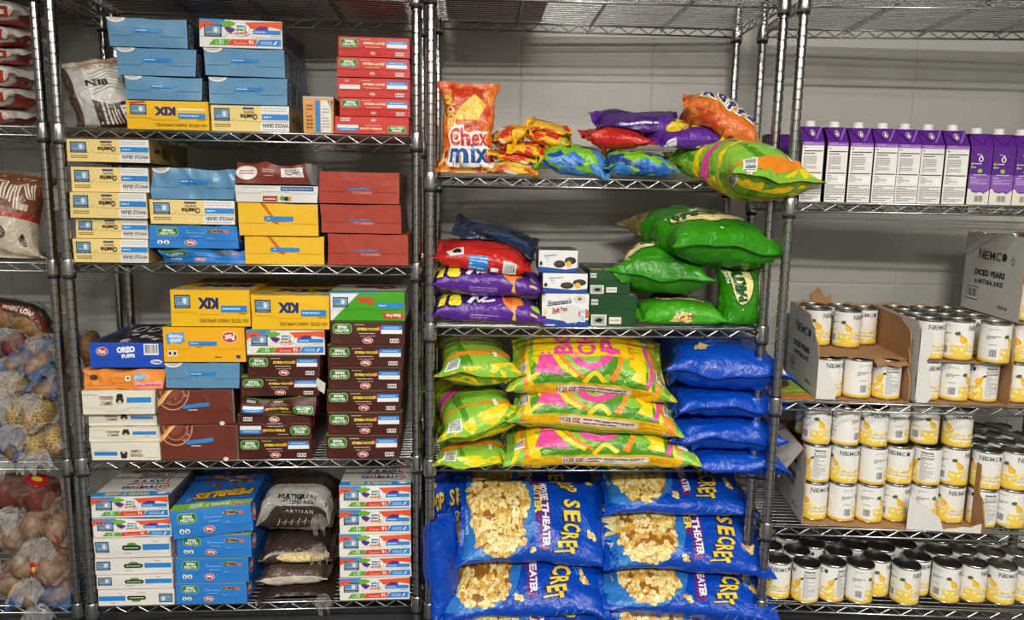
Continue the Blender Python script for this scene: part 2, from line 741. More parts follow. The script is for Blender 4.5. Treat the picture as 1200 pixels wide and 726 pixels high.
def make_shelf(parent):
    W, D = POST_W, DEPTH
    g = Geo()
    n = 16
    for i in range(n):
        y = .012 + (D - .024) * i / (n - 1)
        g.rod((.004, y, -.002), (W - .004, y, -.002), .0019, 5, caps=False)
    for fx in (.26, .5, .74):
        g.rod((W * fx, 0, -.0065), (W * fx, D, -.0065), .0026, 5, caps=False)
        g.rod((W * fx, 0, -.0165), (W * fx, D, -.0165), .0024, 5, caps=False)
        zig(g, (W * fx, .004, 0), (W * fx, D - .004, 0), -.0065, -.0165, 5, .0018)
    sh = g.build('shelf', [M_CHROME], parent)
    g = Geo()
    for z in (-.003, -.0245):
        g.rod((.014, 0, z), (W - .014, 0, z), .003, 8)
    zig(g, (.03, 0, 0), (W - .03, 0, 0), -.0225, -.004, 14, .0021)
    r = g.build('front_rail', [M_CHROME], sh)
    b2 = r.copy(); COL.objects.link(b2); b2.name = 'back_rail'; b2.parent = sh; b2.location = (0, D, 0)
    g = Geo()
    for z in (-.003, -.0245):
        g.rod((0, .014, z), (0, D - .014, z), .003, 8)
    zig(g, (0, .03, 0), (0, D - .03, 0), -.0225, -.004, 5, .0021)
    r = g.build('side_rail', [M_CHROME], sh)
    b2 = r.copy(); COL.objects.link(b2); b2.parent = sh; b2.location = (W, 0, 0)
    g = Geo()
    g.lathe([(.0150, -.036), (.0172, -.036), (.0182, -.03), (.0168, .006), (.0155, .0105), (.0140, .0105)], 14)
    c = g.build('corner_collar', [M_CHROME], sh)
    cs = [c]
    for (px, py) in ((W, 0), (0, D), (W, D)):
        o = c.copy(); COL.objects.link(o); o.parent = sh; o.location = (px, py, 0); cs.append(o)
    g = Geo()
    g.lathe([(.0132, -.043), (.0160, -.043), (.0160, -.0355), (.0132, -.034)], 12)
    s0 = g.build('clip_sleeve', [M_BLACK], sh)
    for (px, py) in ((W, 0), (0, D), (W, D)):
        o = s0.copy(); COL.objects.link(o); o.parent = sh; o.location = (px, py, 0)
    return sh


ULAB = {1: 'chrome wire shelving unit at the left edge with bread and flour packs',
        2: 'chrome wire shelving unit filled with stacked cereal boxes',
        3: 'chrome wire shelving unit filled with snack and popcorn bags',
        4: 'chrome wire shelving unit at the right holding cartons and cans'}
u0 = make_unit()
s0 = None
us = {}
for k in (2, 1, 3, 4):
    us[k] = u0 if k == 2 else copy_tree(u0)
for k in (1, 2, 3, 4):
    us[k].matrix_world = UMAT[k]
    us[k]['label'] = ULAB[k]
    for z in [TOPZ[k]] + SHELF[k]:
        if s0 is None:
            s0 = make_shelf(us[k]); sh = s0
        else:
            sh = copy_tree(s0, us[k])
        sh.location = (0, 0, z)


ORD = ['first', 'second', 'third', 'fourth', 'fifth', 'sixth', 'seventh', 'eighth', 'ninth', 'tenth', 'eleventh', 'twelfth', 'thirteenth', 'fourteenth']


def stackword(i, n):
    if n == 1: return ''
    if i == n - 1: return 'topmost'
    if i == 0: return 'bottom one'
    if i == n - 2 and n > 3: return 'second from top'
    return ORD[i] + ' from bottom'


# cartons stored on top of the units, glimpsed from below through the wires
M_RBOX = board('#8a4438', .6)
M_TBOX = board('#a58461', .7)
M_TAPE = plain('#c9b48a', .35, name='packing_tape')
for i, (un, u, w, d, h, mm, lab) in enumerate(((2, .03, .40, .31, .26, M_RBOX, 'reddish carton on top of the cereal unit, left'), (2, .45, .40, .31, .24, M_TBOX, 'tan carton on top of the cereal unit, right'),
                                       (3, .03, .27, .30, .25, M_RBOX, 'reddish carton on top of the snack unit, left end'), (1, .40, .45, .31, .25, M_TBOX, 'tan carton on top of the left-edge unit'))):
    t = thing('storage_carton', lab, 'carton', UMAT[un] @ Matrix.Translation((u, .02, TOPZ[un] + .0005)), 'cartons stored on top')
    g = Geo(); g.box(0, w, 0, d, 0, h); g.build('carton_body', [mm], t)
    g = Geo(); g.box(0.001, w - .001, .001, d / 2 - .002, h, h + .003); g.box(.001, w - .001, d / 2 + .002, d - .001, h, h + .003); g.build('top_flap', [mm], t)
    g = Geo(); g.box(-.0006, w + .0006, d / 2 - .025, d / 2 + .025, h + .003, h + .0036); g.build('packing_tape', [M_TAPE], t)
# ------------------------------------------------------------------ cartons of cereal and the like
def wob(p, seed, k):
    """smooth pseudo-noise, vectorised"""
    rg = np.random.default_rng(seed)
    s = np.zeros(len(p))
    for i in range(6):
        d = rg.normal(size=3)
        d *= k * rg.uniform(.6, 1.6) / np.linalg.norm(d)
        s += np.sin(p @ d + rg.uniform(0, 6.28)) / 6 ** .5
    return s


class Face(Print):
    """print on a w x h face, coordinates as fractions, y counted from the top edge"""
    def __init__(s, w, h):
        super().__init__()
        s.w, s.h = w, h

    def r(s, x0, y0, x1, y1, c, L=1):
        s.rect(x0 * s.w, (1 - y1) * s.h, x1 * s.w, (1 - y0) * s.h, c, L)

    def p(s, pts, c, L=1):
        s.poly([(x * s.w, (1 - y) * s.h) for x, y in pts], c, L)

    def e(s, cx, cy, rx, ry, c, L=2, n=18):
        s.ell(cx * s.w, (1 - cy) * s.h, rx * s.w, ry * s.h, c, L, n)

    def t(s, st, cx, cy, hh, c, L=3, rot=180, bold=.03, wf=None, **k):
        s.text(st, cx * s.w, (1 - cy) * s.h, hh * s.h, c, L, rot, bold, wf * s.w if wf else None, **k)

    def ln(s, pts, w, c, L=2):
        s.line([(x * s.w, (1 - y) * s.h) for x, y in pts], w * s.h, c, L)

    def rr(s, x0, y0, x1, y1, c, L=2, r=.3):
        hh = (y1 - y0) * s.h
        s.rrect(x0 * s.w, (1 - y1) * s.h, x1 * s.w, (1 - y0) * s.h, r * hh, c, L)

    def small(s, x0, y0, x1, y1, n, c, L=2, seed=0):
        s.lines(x0 * s.w, (1 - y1) * s.h, x1 * s.w, (1 - y0) * s.h, n, c, L, seed)


INK_B, STRIP = '#15151a', '#2f86d2'


def info_panel(f, x0, y0, x1, y1):
    f.r(x0, y0, x1, y1, '#1c3048', 2)
    dx, dy = x1 - x0, y1 - y0
    f.r(x0 + .06 * dx, y0 + .1 * dy, x1 - .06 * dx, y0 + .78 * dy, '#7fa6c6', 3)
    f.small(x0 + .1 * dx, y0 + .16 * dy, x0 + .48 * dx, y0 + .72 * dy, 3, '#2b4766', 4)
    f.e(x0 + .66 * dx, y0 + .45 * dy, .12 * dx, .24 * dy, '#dfe6ea', 4)
    f.small(x0 + .1 * dx, y0 + .82 * dy, x1 - .1 * dx, y0 + .96 * dy, 1, '#9fb6cc', 3)


def gluten_badge(f, x0, y0, x1, y1, ring='#a9c98e', c='#2f7a1e'):
    f.rr(x0, y0, x1, y1, ring, 2, .35)
    dx, dy = (x1 - x0), (y1 - y0)
    f.rr(x0 + .03 * dx, y0 + .07 * dy, x1 - .03 * dx, y1 - .07 * dy, c, 3, .33)
    f.t('GLUTEN', (x0 + x1) / 2, y0 + .68 * dy, .27 * dy, '#f4f6ee', 4, 180, .04, .72 * dx)
    f.t('FREE', (x0 + x1) / 2, y0 + .32 * dy, .27 * dy, '#f4f6ee', 4, 180, .04, .5 * dx)


def sticker_print(f, x0, y0, x1, y1):
    f.r(x0, y0, x1, (y0 + y1) / 2, STRIP, 2)
    f.r(x0, (y0 + y1) / 2, x1, y1, '#eeece8', 2)
    f.small(x0 + .04, y0 + .02, x1 - .04, (y0 + y1) / 2, 1, '#8cc0ee', 3)


def post_oval(f, cx, cy, rx, ry, rot=180):
    f.e(cx, cy, rx, ry, '#f0e6e0', 2, 20)
    f.e(cx, cy, rx * .9, ry * .88, '#c8281f', 3, 20)
    f.t('Post', cx, cy, ry * .95, '#ffffff', 4, rot, .04, rx * 1.2, shear=.25)


def recycle(f, x0, y0, x1, y1, n=3):
    k = (x1 - x0) / n
    for i in range(n):
        f.r(x0 + k * i, y0, x0 + k * (i + .88), y1, '#e8e4de', 2)
        f.e(x0 + k * (i + .44), (y0 + y1) / 2, k * .26, (y1 - y0) * .3, INK_B, 3, 8)


def date_strip(f, x0, y0, x1, y1, seed=0):
    f.r(x0, y0, x1, y1, STRIP, 2)
    f.small(x0 + .02, y0 + (y1 - y0) * .2, x1 - .02, y1 - (y1 - y0) * .2, 1, '#b9dcf6', 3, seed)


SEAM = [(0, .62), (.30, .62), (.345, .50), (.615, .50), (.66, .62), (1, .62)]
SEAM_HI = [(0, .60), (.24, .60), (.28, .70), (.58, .70), (.62, .60), (1, .60)]


def design(kind, w, h, d):
    """returns (colour front, colour sides, front Face, top Face or None, side Face or None, seam)"""
    f = Face(w, h)
    t, s = Face(w, d), Face(d, h)
    seam = SEAM
    side = None
    if kind == 'steel':
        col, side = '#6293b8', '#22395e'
        f.p([(0, 0), (.235, 0), (.215, .09), (.17, .15), (.11, .18), (.05, .15), (0, .06)], '#efebe4', 1)
        f.p([(0, 0), (.205, 0), (.18, .08), (.12, .12), (.06, .10), (0, .02)], '#c8c2b6', 2)
        date_strip(f, .33, .36, .69, .49, 3)
        f.small(.41, .53, .62, .60, 1, '#35506c', 2, 4)
        s.rr(.03, .1, .15, .95, '#9c9a97', 1, .2)
        s.text('CRUNCH', .09 * d, .48 * h, .028, '#23262c', 3, 90, .03, h * .7)
        for i in range(3):
            s.r(.3 + .2 * i, .2, .42 + .2 * i, .8, '#1c3354', 1)
    elif kind == 'kix':
        col, side = '#f2bd1d', '#e3ac17'
        info_panel(f, .05, .13, .25, .5)
        f.t('KIX', .475, .36, .27, '#1d2c6b', 3, 180, .07, .26)
        date_strip(f, .635, .42, .965, .60, 1)
        f.r(.64, .26, .965, .32, '#f6efdc', 2) if h < .08 else None
        f.small(.86, .62, .96, .68, 1, '#7a5a10', 2)
        f.t('KID-TESTED. PARENT-APPROVED.', .66, .84, .10, '#4a3a12', 3, 180, .01, .62)
        f.p([(.03, .06), (.22, .0), (.25, .07), (.06, .13)], '#d8422a', 2) if h < .08 else None
        t.r(0, .93, 1, 1, '#f2bd1d', 1)
        t.r(0, .865, 1, .93, '#2f8fd4', 1)
        t.t('FAMILY SIZE', .55, .895, .045, '#f5d23c', 3, 180, .04, .6)
        t.t('KIX', .55, .66, .2, '#1d2c6b', 3, 180, .07, .75)
        for i in range(26):
            t.e(random.uniform(.05, .95), random.uniform(.05, .45), .05, .034, random.choice(['#e9b844', '#d99f2c', '#f0c965']), 2 + i % 3, 10)
        s.e(.05, .5, .02, .16, '#1d2c6b', 2)
        s.small(.2, .2, .9, .8, 5, '#8a6a14', 2)
        seam = [(0, .6), (.27, .6), (.33, .67), (.62, .67), (.66, .6), (1, .6)]
    elif kind == 'honey':
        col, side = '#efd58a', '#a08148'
        f.r(.645, 0, 1, 1, '#eceae6', 1)
        f.p([(.645, .55), (.66, .62), (.625, .66), (.625, 1), (.645, 1)], '#eceae6', 1)
        info_panel(f, .045, .12, .24, .60)
        f.r(.41, .07, .55, .15, '#2b4a8c', 2)
        f.t('Honey Nut', .485, .24, .10, '#6a4a12', 3, 180, .02, .13)
        f.t('Cheerios', .485, .43, .20, '#3a2a1a', 3, 180, .045, .22)
        f.small(.04, .70, .25, .86, 2, '#6a5420', 2, 5)
        f.small(.66, .05, .97, .24, 2, '#c4c2be', 2, 6)
        date_strip(f, .65, .32, .995, .55, 2)
        f.t('WHOLE GRAIN', .825, .76, .16, '#1f2f55', 3, 180, .03, .33)
        f.small(.66, .88, .97, .96, 1, '#b0aeaa', 2, 8)
        s.t('Cheerios', .18, .5, .26, '#2a2018', 3, 180, .04, .13)
        s.e(.35, .5, .05, .3, '#5e431c', 2)
        s.e(.45, .6, .05, .25, '#6e4f22', 3)
        seam = [(0, .58), (.27, .58), (.31, .46), (.34, .58), (.55, .60), (.6, .62), (1, .62)]
    elif kind == 'swirl':
        col, side = '#eae6df', '#5c5a58'
        f.p([(0, 0), (.3, 0), (.36, .22), (.24, .3), (.12, .14), (0, .22)], '#2f8fd4', 1)
        f.p([(0, .1), (.12, .06), (.26, .24), (.22, .34), (.05, .3), (0, .4)], '#e85a32', 2)
        f.p([(.24, .1), (.36, .04), (.44, .12), (.42, .2), (.33, .3), (.28, .22)], '#6fae2e', 2)
        f.p([(.3, .28), (.37, .26), (.44, .34), (.38, .5), (.33, .42)], '#5b2a86', 3)
        f.p([(.55, .08), (1, .02), (1, .3), (.86, .22), (.76, .34), (.62, .3)], '#e85a32', 1)
        f.p([(.66, .34), (.74, .2), (.82, .22), (.84, .34)], '#5b2a86', 2)
        info_panel(f, .06, .2, .27, .62)
        for i, (wd, c) in enumerate((('Cinnamon', '#d8422a'), ('Toast', '#3a8f3a'), ('Crunch', '#2b5aa8'))):
            f.e(.51, .24 + .12 * i, .095 - .012 * i, .10, '#f6f4ef', 3, 14)
            f.t(wd, .51, .5 - .125 * i, .115, c, 4, 180, .05, .15 - .015 * i)
        date_strip(f, .65, .34, .985, .5, 3)
        f.small(.86, .53, .97, .58, 1, '#8a8780', 2)
        f.p([(.11, .92), (.17, .72), (.37, .70), (.33, .92)], '#5ea829', 2)
        f.p([(.33, .92), (.38, .70), (.70, .68), (.665, .92)], '#e0492c', 2)
        f.p([(.665, .92), (.72, .68), (.985, .66), (.985, .92)], '#2f86d2', 2)
        f.t('12', .26, .81, .13, '#f4f2ee', 3, 180, .04)
        f.t('16', .62, .80, .14, '#f4f2ee', 3, 180, .04)
        f.small(.19, .76, .23, .88, 2, '#dcecc8', 3, 3)
        f.small(.42, .75, .57, .87, 2, '#f6cfc2', 3, 4)
        f.small(.74, .74, .88, .87, 2, '#c4dcf2', 3, 5)
        f.p([(.89, .86), (.925, .72), (.94, .74), (.91, .87)], '#f4f2ee', 3)
        t.r(0, 0, 1, 1, '#cfc9c0', 1)
        t.p([(0, 1), (0, .9), (.75, .885), (1, .93), (1, 1)], '#2f8fd4', 2)
        t.t('FAMILY SIZE', .43, .945, .055, '#f2d338', 3, 180, .05, .58)
        t.e(.88, .93, .06, .025, '#f4f2ee', 3)
        for i, (wd, yy) in enumerate((('Cinnamon', .78), ('Toast', .62), ('Crunch', .46))):
            t.t(wd, .58, yy, .135, '#26262c', 3, 180, .10, .62 - .07 * i)
            t.t(wd, .58, yy, .125, '#f0ece6', 4, 180, .05, .61 - .07 * i)
            k = len(wd)
            for j, cc in enumerate(wd):
                x = .58 + (.61 - .07 * i) * (.5 - (j + .5) / k)
                t.t(cc, x, yy, .085, ['#c0392b', '#2e7d32', '#2b5aa8', '#6a2a86', '#1c1c22'][j % 5], 5, 180, .03)
        for i in range(30):
            t.p([(x0 + a, y0 + c2) for x0, y0 in [(random.uniform(.05, .8), random.uniform(.02, .34))] for a, c2 in ((0, 0), (.09, .01), (.08, .07), (-.01, .06))],
                random.choice(['#c79a62', '#b07f48', '#d6b07a', '#94622f']), 2 + i % 3)
        s.t('CRUNCH', .5, .5, .5, '#2a2a2c', 2, 180, .05, .7)
        s.small(.05, .15, .9, .85, 4, '#3a3a3c', 1)
    elif kind in ('fruit', 'fruit_label', 'cocoa'):
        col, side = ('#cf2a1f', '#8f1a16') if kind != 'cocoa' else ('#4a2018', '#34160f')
        dk = '#f2e24a' if kind == 'cocoa' else '#f6e8b0'
        if kind == 'fruit_label':
            f.r(.03, .36, .31, .58, '#e6e2de', 2)
            f.small(.1, .1, .16, .22, 2, '#f0dcd4', 2)
        else:
            gluten_badge(f, .03, .10, .285, .52)
        f.small(.32, .10, .62, .17, 1, '#d8b8a8', 2, 3)
        f.t('FRUITY PEBBLES' if kind != 'cocoa' else 'COCOA PEBBLES', .5, .32, .105, dk, 3, 180, .04, .29)
        f.e(.645, .3, .025, .08, '#e86a4a', 2)
        f.small(.38, .47, .60, .54, 1, '#e8c8b8', 2, 5)
        sticker_print(f, .68, .16, .965, .52)
        if kind == 'cocoa':
            f.t('CHOCOLATEY', .5, .60, .085, '#e8d8cc', 3, 180, .02, .2)
            post_oval(f, .5, .82, .072, .135)
            f.p([(.02, .7), (.2, .9), (.05, .9)], '#5a2a1e', 1)
            s.e(.1, .4, .07, .25, '#a82a20', 2)
            t.r(0, .9, 1, 1, '#7ab23a', 1); t.r(0, 0, 1, .9, '#3c1a12', 1)
        else:
            post_oval(f, .48, .82, .04, .09)
            s.small(.1, .2, .9, .8, 4, '#c84a3a', 2)
        recycle(f, .80, .74, .925, .92)
        seam = [(0, .62), (.29, .62), (.34, .52), (.36, .52), (.40, .6), (.58, .6), (.62, .52), (.66, .62), (1, .62)]
    elif kind == 'pebble_blue':
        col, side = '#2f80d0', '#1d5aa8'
        gluten_badge(f, .09, .10, .325, .46)
        f.small(.42, .22, .64, .36, 2, '#8cc0ee', 2, 4)
        f.small(.46, .44, .60, .50, 1, '#8cc0ee', 2, 6)
        f.e(.75, .22, .105, .075, '#e8b32a', 2, 12)
        f.t('PEBBLES', .75, .22, .10, '#2a2016', 3, 180, .05, .18)
        f.e(.88, .26, .035, .07, '#d86a4a', 2)
        for k in range(2):
            f.e(.12 + .07 * k, .74, .033, .10, '#e6eef4', 2, 12)
            f.e(.12 + .07 * k, .77, .013, .05, '#3a4a5c', 3, 8)
        post_oval(f, .46, .76, .072, .13)
        f.small(.66, .52, .86, .58, 1, '#8cc0ee', 2, 7)
        t.r(0, 0, 1, .86, '#2468b8', 1)
        t.p([(0, 1), (0, .86), (.3, .84), (1, .89), (1, 1)], '#8cc63a', 2)
        t.t('FAMILY SIZE', .46, .93, .08, '#f4f6ee', 3, 180, .04, .5)
        post_oval(t, .84, .95, .1, .04)
        t.t('PEBBLES', .55, .68, .16, '#1c1c22', 3, 180, .1, .78)
        t.t('PEBBLES', .55, .68, .15, '#e8b32a', 4, 180, .05, .76)
        t.small(.1, .72, .4, .82, 3, '#7ab0e0', 2)
        for i in range(34):
            t.e(random.uniform(.2, .9), random.uniform(.1, .5), .05, .03, random.choice(['#c79a72', '#8a5a3a', '#dcc2a0', '#6a4028', '#7fae3a', '#d86a3a']), 2 + i % 3, 9)
        post_oval(s, .09, .45, .07, .3)
        seam = [(0, .66), (.27, .66), (.31, .55), (.58, .55), (.62, .66), (1, .66)]
    elif kind == 'white':
        col, side = '#e8e4dc', '#cfcac2'
        info_panel(f, .02, .18, .20, .72)
        f.rr(.37, .36, .62, .62, '#26302a', 2, .5)
        f.p([(.43, .36), (.46, .24), (.54, .24), (.57, .36)], '#4f9a2e', 2)
        f.small(.40, .43, .59, .56, 1, '#cfe0c4', 3)
        f.r(.64, .32, .99, .62, STRIP, 2)
        f.small(.78, .14, .97, .24, 1, '#9c9890', 2, 2)
        f.small(.38, .74, .62, .86, 1, '#b4aea4', 2, 3)
        t.r(0, 0, 1, 1, '#8a3a86', 1)
        t.r(0, 0, .5, 1, '#d8443a', 2)
        seam = [(0, .78), (.27, .78), (.32, .64), (.36, .7), (.64, .7), (.68, .64), (.72, .78), (1, .78)]
    elif kind == 'granola':
        col, side = '#e6e0d0', '#cfc8b6'
        f.small(.03, .12, .28, .22, 1, '#b8b09c', 2, 1)
        f.t('SIMPLY', .34, .52, .16, '#6a4a38', 3, 180, .03, .16)
        f.t('GRANOLA', .34, .30, .16, '#6a4a38', 3, 180, .03, .19)
        f.e(.525, .40, .055, .15, '#35302a', 2)
        f.p([(.47, .28), (.58, .28), (.555, .12), (.495, .12)], '#26221e', 3)
        f.e(.525, .48, .025, .08, '#d8d0c0', 3)
        f.r(.62, .28, .955, .50, STRIP, 2)
        f.small(.8, .56, .95, .62, 1, '#a8a090', 2, 3)
        t.r(0, 0, 1, 1, '#ded6c4', 1)
        t.e(.55, .93, .12, .05, '#5a4030', 2)
        seam = [(0, .72), (.29, .72), (.36, .86), (.58, .86), (.64, .72), (1, .72)]
    elif kind == 'cone':
        col, side = '#6d3226', '#4a1f18'
        n = 14
        for k, (rr, c) in enumerate(((.23, '#c99a7a'), (.215, '#6d3226'), (.17, '#b07a5c'), (.155, '#7a3a2c'), (.1, '#8e4a3a'))):
            pts = [(.20 + rr * math.cos(a), 1.3 * 2 * rr * math.sin(a)) for a in np.linspace(0, PI, n)]
            f.p([(max(0, x), max(0, y)) for x, y in pts], c, 1 + k * .5)
        f.p([(0, .50), (0, .34), (.13, .02), (.22, .0), (.18, .08)], '#e8a050', 4)
        f.p([(.02, .42), (.16, .02), (.19, .02), (.06, .38)], '#f2d48a', 5)
        f.p([(.33, .44), (.69, .36), (.695, .47), (.335, .56)], STRIP, 2)
        f.small(.4, .56, .68, .62, 1, '#e8dcd0', 2, 3)
        f.e(.85, .98, .035, .06, '#e8dcd0', 2)
        s.r(0, 0, .06, 1, '#d8d0c8', 1)
        seam = SEAM
    elif kind == 'russet':
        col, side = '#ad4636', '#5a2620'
        f.r(.345, .44, .70, .56, STRIP, 2)
        f.small(.5, .46, .68, .54, 1, '#a8d4f4', 3, 2)
        f.p([(.40, .62), (.43, .70), (.64, .70), (.67, .62)], '#c47a68', 1)
        f.small(.44, .63, .62, .69, 1, '#7a2a20', 2, 2)
    elif kind == 'yellow':
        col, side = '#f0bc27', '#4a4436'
        f.p([(.28, 0), (.33, 0), (.5, .62), (.47, .66)], '#c9661e', 1)
        f.r(.32, .40, .69, .55, STRIP, 2)
        f.small(.36, .43, .66, .52, 1, '#bfe0f6', 3, 4)
        f.small(.42, .57, .66, .63, 1, '#6a4a10', 2, 2)
        seam = [(0, .62), (.33, .62), (.37, .52), (.62, .52), (.66, .62), (1, .62)]
    elif kind == 'comb':
        col, side = '#f6b21a', '#d89a16'
        f.p([(.04, .2), (.1, .14), (.2, .16), (.26, .12), (.27, .4), (.2, .48), (.12, .44), (.05, .5)], '#5f9fd8', 2)
        f.t('Honey', .155, .25, .12, '#e6f0f8', 3, 180, .05, .17)
        f.t('comb', .155, .39, .12, '#e6f0f8', 3, 180, .05, .14)
        f.e(.82, .28, .1, .17, '#f2e2d4', 2)
        f.e(.82, .28, .09, .15, '#cc3a28', 3)
        f.t('Post', .82, .28, .17, '#ffffff', 4, 190, .04, .12, shear=.2)
        date_strip(f, .31, .40, .66, .52, 2)
        f.small(.4, .54, .62, .60, 1, '#7a5a10', 2, 2)
        recycle(f, .05, .66, .17, .84, 2)
        f.small(.62, .82, .88, .90, 1, '#6a4a10', 2, 2)
        f.e(.91, .85, .03, .055, '#2b4a8c', 2)
        t.r(0, .8, 1, 1, '#6aa82a', 1)
    elif kind == 'check':
        col, side = '#45a318', '#d8d4cc'
        f.p([(0, 0), (.40, 0), (.02, 1), (0, 1)], '#eceae6', 1)
        f.r(0, 0, .65, .05, '#2f8fd4', 2)
        info_panel(f, .035, .18, .24, .54)
        f.t('Chex', .475, .30, .22, '#d6392a', 3, 180, .07, .24)
        date_strip(f, .63, .38, .98, .55, 2)
        f.p([(.68, .72), (.985, .72), (.985, .92), (.74, .92)], '#d6392a', 2)
        f.t('Gluten Free', .85, .82, .11, '#ffffff', 3, 180, .03, .2)
        t.r(0, 0, 1, .92, '#c8c4bc', 1); t.r(0, .92, 1, 1, '#55a82a', 2)
        t.t('Chex', .55, .66, .24, '#9c2a2a', 3, 180, .08, .6)
        s.e(.08, .35, .04, .14, '#2a2a2c', 2)
        seam = [(0, .62), (.27, .62), (.32, .54), (.62, .62), (1, .6)]
    elif kind == 'puffs':
        col, side = '#1e4fbe', '#183f98'
        post_oval(f, .175, .33, .082, .17, 0)
        f.t('OREO', .50, .26, .22, '#f4f6fa', 3, 4, .07, .25)
        f.t('PUFFS', .53, .52, .14, '#f4f6fa', 3, 4, .06, .18)
        Face.barcode(f, .745 * w, .52 * h, .945 * w, .97 * h, 2, 5)
        f.e(.9, .77, .08, .10, '#dfe6f2', 2)
        f.t('Oreo', .9, .77, .10, '#1c2c5c', 3, 0, .04, .11)
        t.r(0, 0, 1, 1, '#1f4590', 1)
        t.p([(.1, 0), (1, 0), (1, .96), (.05, .96)], '#2a2c34', 2)
        for i in range(36):
            t.e(random.uniform(.1, .95), random.uniform(.55, .97), .05, .05, random.choice(['#3a2a22', '#d8d0c8', '#241a16', '#5a4a40']), 3 + i % 3, 9)
        for i in range(3):
            t.e(.3 + .22 * i, .3, .09, .16, '#c4c8d2', 3); t.e(.3 + .22 * i, .3, .05, .1, '#2a2c34', 4)
        seam = [(0, .66), (.28, .66), (.34, .56), (.66, .56), (.72, .66), (1, .66)]
    elif kind == 'orange':
        col, side = '#f0913a', '#c46a2a'
        f.e(.13, .4, .05, .17, '#4a3a2a', 2, 8)
        f.small(.39, .36, .52, .44, 1, '#c8382a', 2)
        f.r(.535, .25, .60, .55, '#f2ece2', 2); f.e(.567, .4, .018, .08, '#4a4a4a', 3)
        f.rr(.64, .2, .78, .55, '#6fa8d8', 2, .4); f.small(.66, .28, .76, .48, 2, '#eaf2f8', 3)
        f.p([(.66, .68), (.99, .62), (.99, .88), (.66, .92)], '#f0a0a8', 2)
        f.small(.68, .7, .97, .88, 1, '#d8407a', 3)
        seam = [(0, .8), (.33, .8), (.38, .66), (.62, .66), (.67, .8), (1, .8)]
    elif kind == 'slim':
        col, side = '#e2dfda', '#b8b4ae'
        f.r(.55, .04, .95, .30, '#2b4f86', 2); f.small(.57, .1, .93, .25, 1, '#8fb0d8', 3)
        f.small(.08, .06, .5, .16, 1, '#b0ada6', 2)
        f.r(.33, .62, .51, .95, '#c0342a', 2); f.small(.35, .7, .49, .9, 1, '#f0d4cc', 3)
        f.e(.57, .75, .03, .14, '#5ea829', 2); f.e(.62, .78, .03, .14, '#2a2a2c', 2); f.r(.65, .62, .68, .92, '#e8a020', 2)
        seam = [(0, .45), (.3, .45), (.34, .36), (.64, .36), (.68, .45), (1, .45)]
    elif kind == 'maroon':
        col, side = '#7c3226', '#d8d6d2'
        f.e(.15, .48, .15, .36, '#ece6e0', 2); f.small(.05, .35, .24, .62, 2, '#a8382a', 3)
        f.small(.38, .3, .54, .5, 2, '#e0a898', 2); f.small(.4, .6, .52, .68, 1, '#e0a898', 2)
        f.r(.63, .18, .95, .70, '#eceae6', 2)
        f.small(.68, .25, .9, .5, 2, '#1c1c20', 3); f.ln([(.68, .55), (.75, .6), (.8, .5), (.9, .56)], .05, '#1c1c20', 3)
        seam = None
    elif kind == 'bar':
        col, side = '#e0a05c', '#a8683a'
        f.r(.02, .0, 1, .05, '#c8c0b4', 2)
        f.r(.4, .1, .56, .98, '#3a86c8', 2)
        f.r(.58, .1, .92, .98, '#e6e2da', 2)
        f.p([(.8, .1), (.97, .1), (.97, .4)], '#1f3f86', 3); f.p([(.84, .1), (.9, .1), (.97, .3), (.97, .36)], '#e8c03a', 4)
        f.small(.62, .3, .88, .95, 8, '#a8a49c', 3); f.small(.1, .2, .32, .9, 7, '#8a5a2a', 2)
        f.ln([(.15, .55), (.27, .5), (.27, .9), (.15, .95), (.15, .55)], .012, '#7a4a22', 2)
        seam = None
    elif kind in ('cake', 'cake_choc'):
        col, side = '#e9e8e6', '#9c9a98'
        f.p([(0, .74), (.3, .79), (.7, .86), (1, .78), (1, 1), (0, 1)], '#1f4a9c', 1)
        s.r(0, .7, 1, 1, '#1f4a9c', 1)
        if kind == 'cake':
            f.t("Entenmann's", .38, .24, .15, '#2a3350', 3, 8, .03, .5, shear=.2)
            f.ln([(.1, .36), (.3, .33), (.6, .26)], .02, '#2a3350', 2)
            f.t('Soft', .30, .50, .15, '#b03a2a', 3, 4, .05, .16); f.t('Pops', .47, .47, .12, '#b03a2a', 3, 4, .05, .14)
            f.small(.2, .58, .56, .64, 1, '#9aa0ac', 2, 2)
            f.e(.62, .62, .24, .3, '#dcdad6', 1, 20)
            f.p([(.02, .5), (.1, .42), (.12, .6), (.04, .72)], '#ead9a0', 2)
            f.e(.8, .15, .13, .12, '#d8d0c8', 2); f.e(.8, .14, .04, .04, '#7a4a3a', 3)
            f.e(.9, .6, .12, .16, '#c8642c', 2); f.r(.82, .45, .93, .85, '#e6ecf2', 3); f.small(.83, .48, .92, .82, 6, '#5a86b8', 4)
            f.r(.03, .93, .28, .97, '#e8e8e8', 3)
        else:
            f.t("Entenmann's", .30, .22, .11, '#5a86b0', 3, 6, .02, .32, shear=.2)
            f.small(.18, .34, .44, .42, 1, '#8aa0b8', 2, 2); f.small(.2, .48, .32, .54, 1, '#8aa0b8', 2, 3)
            f.e(.06, .6, .04, .1, '#3a2a22', 2)
            for (cx, cy) in ((.54, .62), (.82, .46)):
                f.e(cx, cy, .15, .17, '#2a201a', 2); f.e(cx - .02, cy - .04, .11, .09, '#4a3a30', 3); f.e(cx, cy + .07, .12, .05, '#3a2c24', 3)
            f.e(.78, .62, .07, .15, '#f0b93a', 4)
            t.r(0, 0, 1, 1, '#6a6866', 1); t.p([(.2, .1), (.8, .1), (.9, .8), (.1, .8)], '#4a4846', 2); t.e(.5, .82, .18, .06, '#8a6a3a', 3)
        seam = [(0, .16), (1, .16)] if False else None
    elif kind == 'forest':
